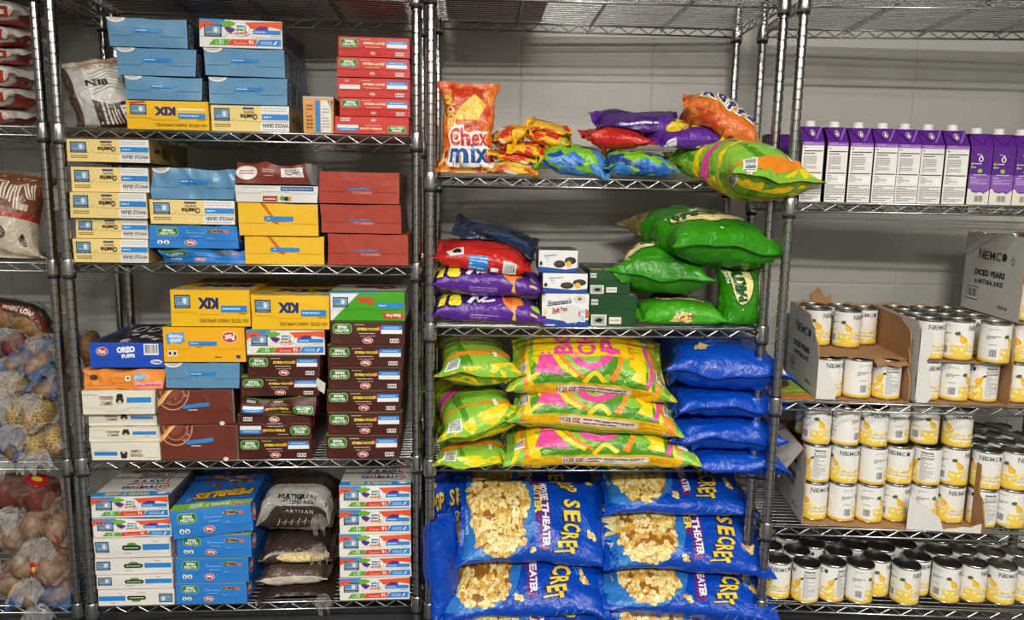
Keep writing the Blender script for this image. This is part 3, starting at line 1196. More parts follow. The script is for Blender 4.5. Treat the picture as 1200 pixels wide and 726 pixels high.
        col, side = '#17481f', '#123a18'
        recycle(f, .02, .12, .17, .30)
        f.r(.03, .62, .36, .98, '#dfe0da', 2); f.r(.06, .66, .33, .94, '#aeb0aa', 3)
        f.p([(.1, .8), (.2, .72), (.3, .78), (.24, .88), (.14, .86)], '#1c1c1e', 4)
        f.r(.42, .70, .68, .92, '#e6e2d8', 2); f.small(.44, .74, .66, .88, 1, '#a8a49a', 3)
        t.r(0, 0, 1, 1, '#4c4a46', 1)
        for k in range(3): t.r(.04 + .32 * k, .80, .32 + .32 * k, .98, '#b8a888', 2)
        for k in range(5): t.e(.12 + .19 * k, .3, .06, .07, ['#b89a4a', '#5a7a3a'][k % 2], 2)
        seam = [(0, .45), (.3, .45), (.36, .40), (.64, .40), (.7, .45), (1, .45)]
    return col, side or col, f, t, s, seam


FINISH = {'steel': .27, 'russet': .33}


CARTONS = []


def carton(name, label, group, cat, unit, x0, x1, z0, z1, v, d, kind, yaw=0.0, crush=0.0, flip=False, seed=0, tilt=0.0, skew=0.0, torn=False):
    """x0, x1 in metres along the shelf; z in metres; front face v behind the posts"""
    w, h = x1 - x0, z1 - z0
    if kind in ('steel', 'russet', 'yellow', 'cone') and not crush: crush = .16
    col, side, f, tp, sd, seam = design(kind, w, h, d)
    rg = np.random.default_rng(seed)
    if flip:
        f = Face(w, h).join(f.turned(w, h))
        f.w, f.h = w, h
        if seam:
            seam = [(1 - x, 1 - y) for x, y in seam][::-1]
    cj = rg.normal(size=(2, 2, 2, 3)) * (.0012 + .004 * crush)
    cj[:, :, 0, 2] = np.maximum(0, cj[:, :, 0, 2]) * .3        # bottom corners stay on what carries them
    cj[:, :, 1, 2] = -np.abs(cj[:, :, 1, 2]) * .6              # top corners only sag
    cj[:, 0, :, 0] *= .7
    bulge = rg.uniform(-.0015, .003)

    def dfm(p):
        p = np.asarray(p, float)
        a = np.clip((p[:, 0] + w / 2) / w, 0, 1)
        b_ = np.clip(p[:, 1] / d, 0, 1)
        c = np.clip(p[:, 2] / h, 0, 1)
        o = np.zeros_like(p)
        for i in range(2):
            for j in range(2):
                for k in range(2):
                    wt = (a if i else 1 - a) * (b_ if j else 1 - b_) * (c if k else 1 - c)
                    o += wt[:, None] * cj[i, j, k]
        o[:, 1] -= bulge * np.sin(PI * a) * np.sin(PI * c) * (1 - b_)
        o[:, 0] += skew * c * h
        if crush:
            n1 = wob(p, seed + 5, 55) + .6 * np.abs(wob(p, seed + 6, 110))
            n2 = wob(p, seed + 8, 40)
            edge = np.sin(PI * a) ** .5
            o[:, 1] += crush * .006 * n1 * (1 - b_) ** 2
            o[:, 2] -= crush * .010 * np.abs(n2) * c ** 2 * (1 - b_ * .6) * (.3 + .7 * edge)
            o[:, 0] += crush * .004 * wob(p, seed + 9, 60) * np.abs(2 * a - 1)
        return p + o

    m = UMAT[unit] @ Matrix.Translation(((x0 + x1) / 2, v, z0)) @ Matrix.Rotation(R_(yaw), 4, 'Z') @ Matrix.Rotation(R_(tilt), 4, 'Y')
    CARTONS.append((unit, m, w, d, h))
    root = thing(name, label, cat, m, group)
    if torn:
        q = [(w / 2 - .004, -.004, h * .95), (w / 2 + .020, -.016, h * .72), (w / 2 + .016, -.014, h * .18), (w / 2 - .002, -.005, h * .35), (w / 2 - .008, -.003, h * .7)]
        mesh_obj('torn_flap', q + [(a, b_ + .001, c) for a, b_, c in q], [(0, 4, 3, 2, 1), (5, 6, 7, 8, 9)] + [(i, (i + 1) % 5, 5 + (i + 1) % 5, 5 + i) for i in range(5)], board('#dedad2'), parent=root)
    rough = FINISH.get(kind, .42)
    matf = lambda c: board(c, rough)
    nx, nz, ny = (10, 5, 8) if not crush else (22, 10, 14)
    sk = Skin(matf)

    def grid(fn, na, nb, c):
        a, b_ = np.meshgrid(np.linspace(0, 1, na + 1), np.linspace(0, 1, nb + 1), indexing='ij')
        p = dfm(fn(a.ravel(), b_.ravel()))
        q = [(i * (nb + 1) + j, (i + 1) * (nb + 1) + j, (i + 1) * (nb + 1) + j + 1, i * (nb + 1) + j + 1) for i in range(na) for j in range(nb)]
        sk.add(p, q, c, bool(crush))

    X = lambda a: (a - .5) * w
    grid(lambda a, b_: np.stack([X(a), 0 * a, b_ * h], 1), nx, nz, col)
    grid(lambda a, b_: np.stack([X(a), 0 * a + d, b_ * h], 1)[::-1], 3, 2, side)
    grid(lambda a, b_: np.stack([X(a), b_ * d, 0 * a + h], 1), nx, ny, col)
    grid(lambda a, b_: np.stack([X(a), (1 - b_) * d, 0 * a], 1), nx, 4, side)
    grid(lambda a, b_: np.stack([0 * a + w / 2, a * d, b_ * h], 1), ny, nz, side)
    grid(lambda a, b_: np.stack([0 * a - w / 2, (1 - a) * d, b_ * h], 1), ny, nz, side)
    step = .03 if not crush else .010
    FT = .0021                                                   # flap board thickness

    if seam:
        f = f.cut_y((1 - seam[0][1]) * h)
        sy = lambda x: np.interp(x / w, [q[0] for q in seam], [q[1] for q in seam])
        onflap = (lambda c: (1 - c[1] / h) < sy(c[0])) if not flip else (lambda c: (1 - c[1] / h) > sy(c[0]))
        low = f.clip_keep(lambda c: not onflap(c))
        high = f.clip_keep(onflap)
    else:
        low, high = f, None

    def shifted(v3, off):
        v3 = v3.copy()
        v3[:, 1] -= off
        return v3

    def fm(extra):
        return lambda q, off: shifted(dfm(np.stack([q[:, 0] - w / 2, np.zeros(len(q)), q[:, 1]], 1)), off + extra)

    sk.lay(low, fm(0), step)
    sk.lay(tp, lambda q, off: dfm(np.stack([q[:, 0] - w / 2, q[:, 1], np.full(len(q), h)], 1)) + np.array([0, 0, off]), step)
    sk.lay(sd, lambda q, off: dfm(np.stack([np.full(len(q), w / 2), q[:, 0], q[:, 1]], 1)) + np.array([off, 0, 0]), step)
    sk.build('carton_body', root)
    if seam:
        fl = Skin(matf)
        e = .0035
        pts = [(min(max(x * w, e), w - e), (1 - y) * h) for x, y in seam]
        top = h - .0008 if not flip else .0008
        outline = [(e, top)] + pts + [(w - e, top)]
        pr = Print()
        pr.poly(outline, col, 0)
        fl.lay(pr, fm(FT), step if crush else .03, base=0.0)
        # edge of the flap
        op = np.array(outline + [outline[0]])
        seg = []
        for a, b_ in zip(op[:-1], op[1:]):
            k = max(1, int(np.linalg.norm(b_ - a) / .02))
            seg += [a + (b_ - a) * i / k for i in range(k)]
        seg = np.array(seg + [op[-1]])
        va, vb = fm(FT)(seg, 0), fm(-.0004)(seg, 0)
        n = len(seg)
        fl.add(np.concatenate([va, vb]), [(i, i + 1, n + i + 1, n + i) for i in range(n - 1)], '#b9ad9a')
        fl.lay(high, fm(FT), step)
        fl.build('end_flap', root)
    return root


PLACED = []


def stack(unit, shelf, items, what, group, cat='cereal box', name='cereal_box', v=0.0, d=.29, seed=0, z0=None):
    """items bottom to top: (kind, px0, px1, py_top, own description, options)"""
    z = SHELF[unit][shelf] + .0005 if z0 is None else z0
    n = len(items)
    out = []
    for i, it in enumerate(items):
        kind, p0, p1, pt, desc = it[:5]
        o = dict(it[5]) if len(it) > 5 else {}
        vv = o.pop('v', v)
        dd = o.pop('d', d)
        gap = o.pop('gap', 0)
        hz = hit(unit, (p0 + p1) / 2, pt, vv)[1]
        ym = o.pop('ym', pt + 14)
        x0, x1 = hit(unit, p0, ym, vv)[0], hit(unit, p1, ym, vv)[0]
        x0 = max(x0, .0175)
        if unit in (2, 3): x1 = min(x1, POST_W - .0175)
        for (pu, a0, a1, b0, b1) in PLACED:                     # keep neighbouring stacks from running into each other
            if pu == unit and b0 < hz - .002 and b1 > z + .002:
                if a1 > x0 > a1 - .045 and x1 > a1 + .05: x0 = a1 + .0028
        PLACED.append((unit, x0, x1, z, hz))
        lab = o.pop('label', None) or (desc + ', ' + (stackword(i, n) + ' in ' if n > 1 else '') + what)
        r = carton(o.pop('name', name), lab, group, o.pop('cat', cat), unit, x0, x1, z + gap, hz, vv, dd, kind, seed=seed * 31 + i * 7 + 1, **o)
        out.append(r)
        z = hz + .0012
    return out


# upper shelf of the cereal unit
stack(2, 0, [('kix', 148, 244, 118, 'yellow cereal box with navy lettering', dict(v=.0)),
             ('steel', 147.5, 237, 89.5, 'steel-blue cereal box', dict(v=-.004)),
             ('steel', 137, 229, 56, 'steel-blue cereal box', dict(v=-.006, yaw=.5)),
             ('steel', 127, 219, 21, 'steel-blue cereal box', dict(v=-.004, yaw=-.6))], 'left stack, upper shelf', 'cereal boxes on the upper shelf', seed=1)
stack(2, 0, [('honey', 247, 339, 123.5, 'pale yellow and white cereal box', dict(v=.0)),
             ('steel', 245, 337, 90.5, 'steel-blue cereal box', dict(v=-.003)),
             ('steel', 240, 333.5, 56.5, 'steel-blue cereal box', dict(v=-.004)),
             ('swirl', 234, 331, 23.5, 'white cereal box with coloured swirls', dict(v=.0))], 'second stack, upper shelf', 'cereal boxes on the upper shelf', seed=2)
stack(2, 0, [('bar', 355, 391, 113, 'x', dict(v=.0, d=.13, label='small orange and white carton standing alone on the upper shelf', cat='snack box', name='snack_box'))],
      '', None, seed=3)
stack(2, 0, [('fruit', 393, 479, 137, 'red cereal box turned label-side right', dict(flip=True, v=.0)),
             ('fruit', 398, 481, 115, 'red cereal box with green badge', dict(v=-.002)),
             ('fruit_label', 396, 480.5, 91.5, 'red cereal box with a white blank label', dict(v=.002)),
             ('fruit', 395.5, 482, 67.5, 'red cereal box with yellow-ringed badge', dict(v=-.002)),
             ('fruit', 396, 482, 43.5, 'red cereal box with green badge', dict(v=-.001))], 'red stack', 'red cereal boxes on the upper shelf', v=0, seed=4)
# second shelf
stack(2, 1, [('honey', 80, 174, 280, 'pale yellow and white cereal box', dict(v=-.004)),
             ('honey', 84, 174, 255.5, 'pale yellow and white cereal box pushed in', dict(v=.012)),
             ('honey', 75.5, 172.5, 225.5, 'pale yellow and white cereal box jutting left', dict(v=-.010)),
             ('honey', 83.5, 174, 196, 'pale yellow and white cereal box', dict(v=.006)),
             ('honey', 79, 174.5, 163, 'pale yellow and white cereal box', dict(v=-.002, yaw=1.2, gap=.012))], 'leftmost stack, second shelf', 'cereal boxes on the second shelf', seed=5)
stack(2, 1, [('pebble_blue', 188, 286, 291, 'bright blue crumpled cereal box', dict(crush=.9, v=.004)),
             ('pebble_blue', 174.5, 279, 263, 'bright blue cereal box with green badge', dict(crush=.25, v=-.006)),
             ('honey', 175.5, 275, 234, 'pale yellow and white cereal box', dict(v=-.004)),
             ('steel', 171, 274, 196, 'steel-blue cereal box with crushed corner', dict(crush=.8, v=.0))], 'second stack, second shelf', 'cereal boxes on the second shelf', seed=6)
stack(2, 1, [('yellow', 287, 380, 276.5, 'plain yellow cereal box with orange streak', dict(v=-.002)),
             ('yellow', 277, 373, 237.5, 'plain yellow cereal box with orange streak', dict(v=-.006)),
             ('slim', 276, 372, 217.5, 'thin white carton with red mark', dict(v=-.002)),
             ('maroon', 272, 360, 188, 'crumpled maroon and white carton', dict(v=.0, crush=1.2))], 'third stack, second shelf', 'cereal boxes on the second shelf', seed=7)
stack(2, 1, [('russet', 384, 478, 274, 'plain russet cereal box shifted right', dict(v=-.008, yaw=-1.5)),
             ('russet', 376, 470, 239, 'plain russet cereal box with dented face', dict(v=-.008, crush=.2)),
             ('russet', 374.5, 468, 201.5, 'plain russet cereal box', dict(v=-.006))], 'rightmost stack, second shelf', 'cereal boxes on the second shelf', seed=8)
# third shelf
stack(2, 2, [('granola', 107, 188, 518, 'cream granola box turned over', dict(v=-.002, flip=True)),
             ('granola', 105, 187, 500, 'cream granola box', dict(v=.003)),
             ('granola', 104, 184, 482.5, 'cream granola box pushed in', dict(v=.012)),
             ('granola', 95, 182, 457, 'cream granola box jutting left', dict(v=-.012)),
             ('orange', 98, 191, 430.5, 'orange crumpled cereal box', dict(v=-.002, crush=.7)),
             ('puffs', 105, 191, 401.5, 'bright blue cereal box with white lettering', dict(v=-.004, yaw=1))], 'leftmost stack, third shelf', 'cereal boxes on the third shelf', seed=9)
stack(2, 2, [('cone', 188, 277.5, 497, 'chocolate-brown cereal box with orange cone', dict(v=-.004)),
             ('cone', 182, 272, 455.5, 'chocolate-brown cereal box with torn end', dict(v=-.008, crush=.25, yaw=1)),
             ('steel', 191, 281, 424, 'steel-blue cereal box', dict(v=-.002)),
             ('comb', 191, 287, 383, 'golden yellow cereal box with blue splash', dict(v=-.006)),
             ('kix', 200, 293, 339.5, 'yellow cereal box with navy lettering', dict(v=-.002))], 'second stack, third shelf', 'cereal boxes on the third shelf', seed=10)
stack(2, 2, [('cocoa', 277.5, 365, 512, 'dark brown cereal box with green badge', dict(v=-.002)),
             ('cocoa', 277, 365, 486, 'dark brown cereal box turned over', dict(v=-.002, flip=True)),
             ('cocoa', 281, 369, 464.5, 'dark brown crushed cereal box', dict(v=-.003, crush=1.1, flip=True)),
             ('cocoa', 283, 374, 441, 'dark brown cereal box with torn white flap', dict(v=-.002, crush=.3, torn=True)),
             ('cocoa', 285.5, 375, 416, 'dark brown cereal box with green badge', dict(v=-.006)),
             ('swirl', 289, 380, 386.5, 'white cereal box with coloured swirls', dict(v=-.004)),
             ('kix', 295, 386, 345, 'yellow cereal box with navy lettering', dict(v=-.002, crush=.15))], 'third stack, third shelf', 'cereal boxes on the third shelf', seed=11)
stack(2, 2, [('cocoa', 382.5, 468, 509, 'dark brown cereal box with scuffed face', dict(v=-.002)),
             ('cocoa', 384, 471, 482.5, 'dark brown cereal box', dict(v=-.003)),
             ('cocoa', 383.5, 470, 457, 'dark brown cereal box with green top edge', dict(v=-.003)),
             ('cocoa', 384.5, 472, 430, 'dark brown cereal box', dict(v=-.002)),
             ('cocoa', 384.5, 473, 404, 'dark brown cereal box', dict(v=-.003)),
             ('cocoa', 384, 474, 376, 'dark brown cereal box', dict(v=-.004)),
             ('check', 382, 474, 341.5, 'green and white cereal box with red lettering', dict(v=-.004))], 'rightmost stack, third shelf', 'cereal boxes on the third shelf', seed=12)
# bottom shelf
stack(2, 3, [('white', 115.5, 204.5, 690, 'white cereal box turned over', dict(v=-.004, flip=True)),
             ('white', 114, 203, 672, 'white cereal box', dict(v=-.003)),
             ('white', 111.5, 202, 653, 'white cereal box', dict(v=-.004)),
             ('white', 109, 200, 629, 'white cereal box', dict(v=-.004)),
             ('swirl', 107, 200, 606.5, 'white cereal box with coloured swirls', dict(v=-.004, crush=.3)),
             ('swirl', 105, 197.5, 581, 'white cereal box with coloured swirls', dict(v=-.004))], 'leftmost stack, bottom shelf', 'cereal boxes on the bottom shelf', seed=13)
stack(2, 3, [('pebble_blue', 206, 289, 682.5, 'bright blue cereal box', dict(v=-.006, yaw=-1.5)),
             ('pebble_blue', 206, 291, 653, 'bright blue cereal box', dict(v=-.008, yaw=-1)),
             ('pebble_blue', 207, 295, 626, 'bright blue cereal box', dict(v=-.008, yaw=-1)),
             ('pebble_blue', 203, 296, 593, 'bright blue tilted cereal box', dict(v=-.014, yaw=3, tilt=-4.0, crush=.3))], 'second stack, bottom shelf', 'cereal boxes on the bottom shelf', seed=14)
stack(2, 3, [('swirl', 398, 480, 676, 'white cereal box with coloured swirls', dict(v=-.004)),
             ('swirl', 398.5, 482, 651.5, 'white cereal box with coloured swirls', dict(v=-.005)),
             ('swirl', 398, 482, 625, 'white cereal box with coloured swirls', dict(v=-.004)),
             ('swirl', 398, 482, 595.5, 'white cereal box with coloured swirls', dict(v=-.005)),
             ('swirl', 398, 481.5, 568.5, 'white cereal box with coloured swirls', dict(v=-.004))], 'rightmost stack, bottom shelf', 'cereal boxes on the bottom shelf', seed=15)

stack(3, 1, [('cake', 635, 690, 344, 'white cake box with script lettering', dict(v=.0, d=.16)),
             ('cake_choc', 636.5, 688, 320, 'white cake box with chocolate cakes', dict(v=.01, d=.15)),
             ('cake_choc', 631.5, 676.5, 293, 'white cake box with chocolate cakes', dict(v=.02, d=.15, yaw=-1))], 'white stack, second shelf', 'cake boxes on the second shelf', cat='cake box', name='cake_box', seed=16)
stack(3, 1, [('forest', 691.5, 746, 345.5, 'dark green carton with grey label', dict(v=.015, d=.22)),
             ('forest', 687.5, 738, 316, 'dark green carton with grey label', dict(v=.02, d=.22))], 'green carton pair, second shelf', 'dark green cartons on the second shelf', cat='snack box', name='snack_box', seed=17)
# ------------------------------------------------------------------ pillow bags of film
def fold_noise(p, seed, k):
    """sharp-ridged folds"""
    rg = np.random.default_rng(seed)
    s = np.zeros(len(p))
    for i in range(5):
        d = rg.normal(size=3)
        d *= k * rg.uniform(.6, 1.7) / np.linalg.norm(d)
        w = p @ d + rg.uniform(0, 6.28) + 1.3 * np.sin(p @ (rg.normal(size=3) * k * .6) + rg.uniform(0, 6))
        s += (1 - np.abs(np.sin(w))) ** 2.2 / 5
    return s


from mathutils.bvhtree import BVHTree
SOLIDS = []          # things already in place, so that a bag laid against them dents instead of passing through


def add_solid(v, f):
    v = np.asarray(v, float)
    b = BVHTree.FromPolygons([tuple(p) for p in v], [tuple(int(i) for i in q) for q in f])
    c = v.mean(0)
    SOLIDS.append((v.min(0), v.max(0), b))


def add_cylinder(p, r, z0, z1, n=14):
    v = [(p.x + r * math.cos(2 * PI * i / n), p.y + r * math.sin(2 * PI * i / n), z) for z in (z0, z1) for i in range(n)]
    add_solid(v, [(i, (i + 1) % n, n + (i + 1) % n, n + i) for i in range(n)] + [tuple(range(n))[::-1], tuple(range(n, 2 * n))])


for _u in UNIT:
    for (_x, _y) in ((0, 0), (POST_W, 0), (0, DEPTH), (POST_W, DEPTH)):
        _p = UMAT[_u] @ Vector((_x, _y, 0))
        add_cylinder(_p, PR + .0012, 0, POST_H)
        for _z in SHELF[_u]:
            add_cylinder(_p, .0192, _z - .043, _z + .0105)
for (_un, _m, _w, _d, _h) in CARTONS:
    _v, _f = boxgeo(-_w / 2 - .001, _w / 2 + .001, -.003, _d + .001, 0, _h + .0006)
    add_solid([_m @ Vector(q) for q in _v], _f)


def push_out(P, margin=.0048, limit=.032):
    """world points; moved to the surface of anything they are inside of"""
    for rep in range(3):
        lo, hi = P.min(0) - .01, P.max(0) + .01
        for (a, b, t) in SOLIDS:
            if (a > hi).any() or (b < lo).any(): continue
            idx = np.nonzero(((P > a - .006) & (P < b + .006)).all(1))[0]
            for i in idx:
                q = Vector(P[i])
                p, n, _, d = t.find_nearest(q)
                if p is None or d > limit: continue
                if (q - p).dot(n) < margin and d < limit:
                    inside = (q - p).dot(n) < 0
                    if inside or d < margin:
                        P[i] = p + n * margin
    return P


class BagShape:
    def __init__(s, L, W, T, seed=0, nu=64, nt=104, seal=.014, full=3.0, lumps=1.0, pleats=1.0, ears=.05, bend=0.0, sag=0.0,
                 squar=2.4, limp=0.0, seal_flip=(0, 0), seal_v=False):
        s.L, s.W, s.nu, s.nt = L, W, nu, nt
        rg = np.random.default_rng(seed)
        us = np.concatenate([[-1 - 1e-9], np.sin(np.linspace(-PI / 2, PI / 2, nu - 3)) * .55 + np.linspace(-1, 1, nu - 3) * .45, [1 + 1e-9]])
        us = np.concatenate([[-1.001], us, [1.001]])
        s.nu = len(us)
        core = L / 2 - seal
        x = np.clip(us, -1, 1) * core
        x[0], x[1] = -L / 2, -L / 2 + seal * .5
        x[-1], x[-2] = L / 2, L / 2 - seal * .5
        s.xs = x.copy()
        au = np.abs(np.clip(us, -1, 1))
        fill = np.clip(1 - au ** full, 0, 1) ** .58
        b = T / 2 * fill + .0008
        a = W / 2 - .55 * (b - .0008)
        th = np.arange(nt) / nt * 2 * PI
        ct, st = np.cos(th), np.sin(th)
        cy = np.sign(ct) * np.abs(ct) ** (2 / squar)
        sz = np.sign(st) * np.abs(st) ** (2 / squar)
        X = np.repeat(x[:, None], nt, 1)
        Y = a[:, None] * cy[None]
        Z = -b[:, None] * sz[None]
        # ends: middle drawn in, corners stand out as ears
        yn = Y / (W / 2)
        X = X * (1 - ears * (1 - np.clip(np.abs(yn), 0, 1) ** 2.2) * au[:, None] ** 6)
        P = np.stack([X, Y, Z], 2)
        q = P.reshape(-1, 3)
        s.P = P
        N = s.normals()
        n = N.reshape(-1, 3)
        auf = np.repeat(au[:, None], nt, 1).ravel()
        core_w = np.clip(fill, 0, 1)[:, None].repeat(nt, 1).ravel()
        d1 = .0035 * lumps * wob(q, seed + 1, 38) * core_w
        d2 = .0085 * lumps * (fold_noise(q, seed + 2, 34) - .35) * (core_w * .8 + .2)
        d2 += .0042 * lumps * (fold_noise(q, seed + 3, 80) - .35) * core_w
        ph = rg.uniform(0, 6, 2)
        yy = q[:, 1] / (W / 2)
        end = np.exp(-(1 - auf) * 5.5) * np.clip((1 - auf) * 14, 0, 1)
        d3 = .0075 * pleats * end * (np.abs(np.sin(yy * 5.2 + ph[0] + 1.4 * np.sin(yy * 3 + ph[1]))) - .5)
        q2 = q + n * (d1 + d2 + d3)[:, None]
        # crimped seals waver
        sealm = (auf > .9995)
        q2[:, 2] += np.clip(auf * 1.0 - .82, 0, 1) / .18 * (.0065 * np.sin(yy * 4.1 + ph[0]) + .003 * np.sin(yy * 9 + ph[1])) * (.4 + pleats * .6)
        if limp:
            q2[:, 2] -= limp * np.clip(np.abs(q2[:, 0]) / (L / 2) - .55, 0, 1) ** 2
        q2[:, 2] += bend * (1 - (q2[:, 0] / (L / 2)) ** 2)
        q2[:, 2] -= sag * np.clip(-q2[:, 1] / (W / 2), 0, 1) ** 2
        s.P = q2.reshape(s.nu, nt, 3)
        s.seal = seal

    def normals(s):
        P = s.P
        du = np.gradient(P, axis=0)
        dv = np.roll(P, -1, 1) - np.roll(P, 1, 1)
        n = np.cross(dv, du)
        n /= np.linalg.norm(n, axis=2)[:, :, None] + 1e-12
        c = P - P.mean(1)[:, None]
        if (n * c).sum() < 0: n = -n
        return n

    def finish(s, M, zmin=None, zmax=None, k=.006, only_v=None, vmax=None, wm=None, solid=True):
        """rest the shape: press it softly between what lies below and above (unit frame heights)"""
        Mn = np.array(M)
        q = s.P.reshape(-1, 3) @ Mn[:3, :3].T + Mn[:3, 3]
        if zmin is not None:
            t = (q[:, 2] - zmin) / k
            z2 = zmin + k * np.where(t > 30, t, np.log1p(np.exp(np.minimum(t, 30)))) * 1.0
            if only_v is not None:
                w = np.clip((q[:, 1] - only_v) / .016, 0, 1)
                q[:, 2] = q[:, 2] * (1 - w) + z2 * w
            else:
                q[:, 2] = z2
        if zmax is not None:
            t = (zmax - q[:, 2]) / k
            z2 = zmax - k * np.where(t > 30, t, np.log1p(np.exp(np.minimum(t, 30))))
            w = np.clip((q[:, 1] + .024) / .016, 0, 1)
            q[:, 2] = q[:, 2] * (1 - w) + z2 * w
        if vmax is not None:
            t = (vmax - q[:, 1]) / k
            q[:, 1] = vmax - k * np.where(t > 30, t, np.log1p(np.exp(np.minimum(t, 30))))
        W4 = np.array(wm)
        wq = push_out(q @ W4[:3, :3].T + W4[:3, 3])
        Wi = np.array(wm.inverted())
        q = wq @ Wi[:3, :3].T + Wi[:3, 3]
        fcs = s.part_faces(0, s.nu - 1)
        KF = (s.nu // 2) * s.nt + 3
        e1 = wq[fcs[KF][1]] - wq[fcs[KF][0]]; e2 = wq[fcs[KF][3]] - wq[fcs[KF][0]]
        mid = wq.reshape(s.nu, s.nt, 3)[KF // s.nt].mean(0)
        if np.dot(np.cross(e1, e2), wq[fcs[KF][0]] - mid) < 0: fcs = [f[::-1] for f in fcs]
        fcs += [tuple(range(s.nt)), tuple(range((s.nu - 1) * s.nt, s.nu * s.nt))]
        if solid: add_solid(wq, fcs)
        Mi = np.array(M.inverted())
        s.P = (q @ Mi[:3, :3].T + Mi[:3, 3]).reshape(s.nu, s.nt, 3)
        s.N = s.normals()

    def at(s, q, off):
        """(metres along, metres up round the front) -> surface"""
        fi = np.clip(np.interp(q[:, 0], s.xs, np.arange(s.nu)), 0, s.nu - 1.0001)
        fj = (.5 + q[:, 1] / (2 * s.W)) * s.nt
        i0 = fi.astype(int)
        j0 = np.floor(fj).astype(int)
        a, b = (fi - i0)[:, None], (fj - j0)[:, None]
        j1 = (j0 + 1) % s.nt
        j0 = j0 % s.nt
        def g(A): return (1 - a) * ((1 - b) * A[i0, j0] + b * A[i0, j1]) + a * ((1 - b) * A[i0 + 1, j0] + b * A[i0 + 1, j1])
        return g(s.P) + g(s.N) * off

    def part_faces(s, i0, i1):
        nt = s.nt
        return [(i * nt + j, i * nt + (j + 1) % nt, (i + 1) * nt + (j + 1) % nt, (i + 1) * nt + j) for i in range(i0, i1) for j in range(nt)]


def bag(name, label, cat, group, unit, box, v, T, rot, col, pr=None, end=False, W=None, L=None, mat=None, inkf=None, zmin=None, zmax=None,
        only_v=None, step=.008, body='pouch', seals=True, du=0.0, dz=0.0, k=.006, vmax=None, stand=False, solid=True, **shape):
    """box = (x0, x1, y0, y1) in the photo; end: seal faces the viewer. rot = (tilt towards viewer, roll, yaw) degrees"""
    cx, cy = (box[0] + box[1]) / 2, (box[2] + box[3]) / 2
    u, z = hit(unit, cx, cy, v)
    wpx = hit(unit, box[1], cy, v)[0] - hit(unit, box[0], cy, v)[0]
    if end:
        W = W or wpx + T * .35
        L = L or .36
    elif stand:
        W = W or wpx
        L = L or hit(unit, cx, box[2], v)[1] - hit(unit, cx, box[3], v)[1]
    else:
        L = L or wpx
        W = W or .26
    sh = BagShape(L, W, T, **shape)
    base = Matrix.Translation((u + du, v, z + dz))
    M = base @ Matrix.Rotation(R_(rot[2]), 4, 'Z') @ Euler((R_(rot[0]), R_(rot[1]), 0), 'XYZ').to_matrix().to_4x4()
    if end:   # long axis runs into the shelf, near seal towards the viewer
        M = base @ Matrix.Rotation(R_(rot[2]), 4, 'Z') @ Matrix.Rotation(R_(rot[1]), 4, 'Y') @ Matrix.Rotation(R_(rot[0]), 4, 'X') @ Matrix.Rotation(R_(-90), 4, 'Z')
    if stand:  # long axis upright, face towards the viewer; rot[0] leans the top back
        M = base @ Matrix.Rotation(R_(rot[2]), 4, 'Z') @ Matrix.Rotation(R_(rot[1]), 4, 'Y') @ Matrix.Rotation(R_(-rot[0]), 4, 'X') @ Matrix(((0, -1, 0, 0), (0, 0, -1, 0), (1, 0, 0, 0), (0, 0, 0, 1)))
    fl = [h for h in SHELF[unit] if h < z + dz + .03]
    ce = [h for h in SHELF[unit] if h > z + dz + .03]
    if fl: zmin = max(fl) + .0055
    if zmax is None and ce: zmax = min(ce) - .034
    sh.finish(M, zmin, zmax, k, -.022, DEPTH - .005 if vmax is None else vmax, UMAT[unit], solid)
    root = thing(name, label, cat, UMAT[unit] @ M, group)
    matf = inkf or (lambda c: film(c))
    bm = mat or matf(col)
    sk = Skin(matf)
    i0, i1 = (2, sh.nu - 3) if seals else (0, sh.nu - 1)
    sk.add(sh.P.reshape(-1, 3), sh.part_faces(i0, i1), bm, True)
    if not seals:
        for i in (0, sh.nu - 1):
            sk.add(sh.P[i], [tuple(range(sh.nt))], bm, True)
    if pr:
        sk.lay(pr, sh.at, step, base=.0009, smooth=True, lstep=.00024)
    sk.build(body, root)
    if seals:
        for (a, b_) in ((0, 2), (sh.nu - 3, sh.nu - 1)):
            s2 = Skin(matf)
            s2.add(sh.P[a:b_ + 1].reshape(-1, 3), sh.part_faces(0, b_ - a), bm, False)
            s2.build('end_seal', root)
    return root, sh


# ---- prints for the bags (metres; x along the bag, y up round the front, 0 = middle of the front edge)
def popcorn_pile(p, poly, n, seed, L=3):
    rg = random.Random(seed)
    xs, ys = [q[0] for q in poly], [q[1] for q in poly]
    def inside(x, y):
        c = False
        for (x1, y1), (x2, y2) in zip(poly, poly[1:] + poly[:1]):
            if (y1 > y) != (y2 > y) and x < (x2 - x1) * (y - y1) / (y2 - y1) + x1: c = not c
        return c
    p.poly(poly, '#9a6420', L)
    k = 0
    for _ in range(n * 7):
        x, y = rg.uniform(min(xs), max(xs)), rg.uniform(min(ys), max(ys))
        if not inside(x, y): continue
        kernel(p, x, y, .0105 * rg.uniform(.8, 1.3), rg, L + .3 + (k % 9) * .5)
        k += 1
        if k > n: break


def kernel(p, x, y, r, rg, L):
    for i in range(4):
        a = rg.uniform(0, 6.28)
        p.ell(x + math.cos(a) * r * .55, y + math.sin(a) * r * .5, r * rg.uniform(.5, .75), r * rg.uniform(.45, .65),
              rg.choice(['#f3dc8f', '#e8c870', '#f7e7ae', '#dcae52', '#f2de98', '#d39d44']), L + i * .1, 9, a)
    p.ell(x + rg.uniform(-.3, .3) * r, y + rg.uniform(-.3, .3) * r, r * .22, r * .16, rg.choice(['#8a5420', '#b5762c']), L + .45, 6)


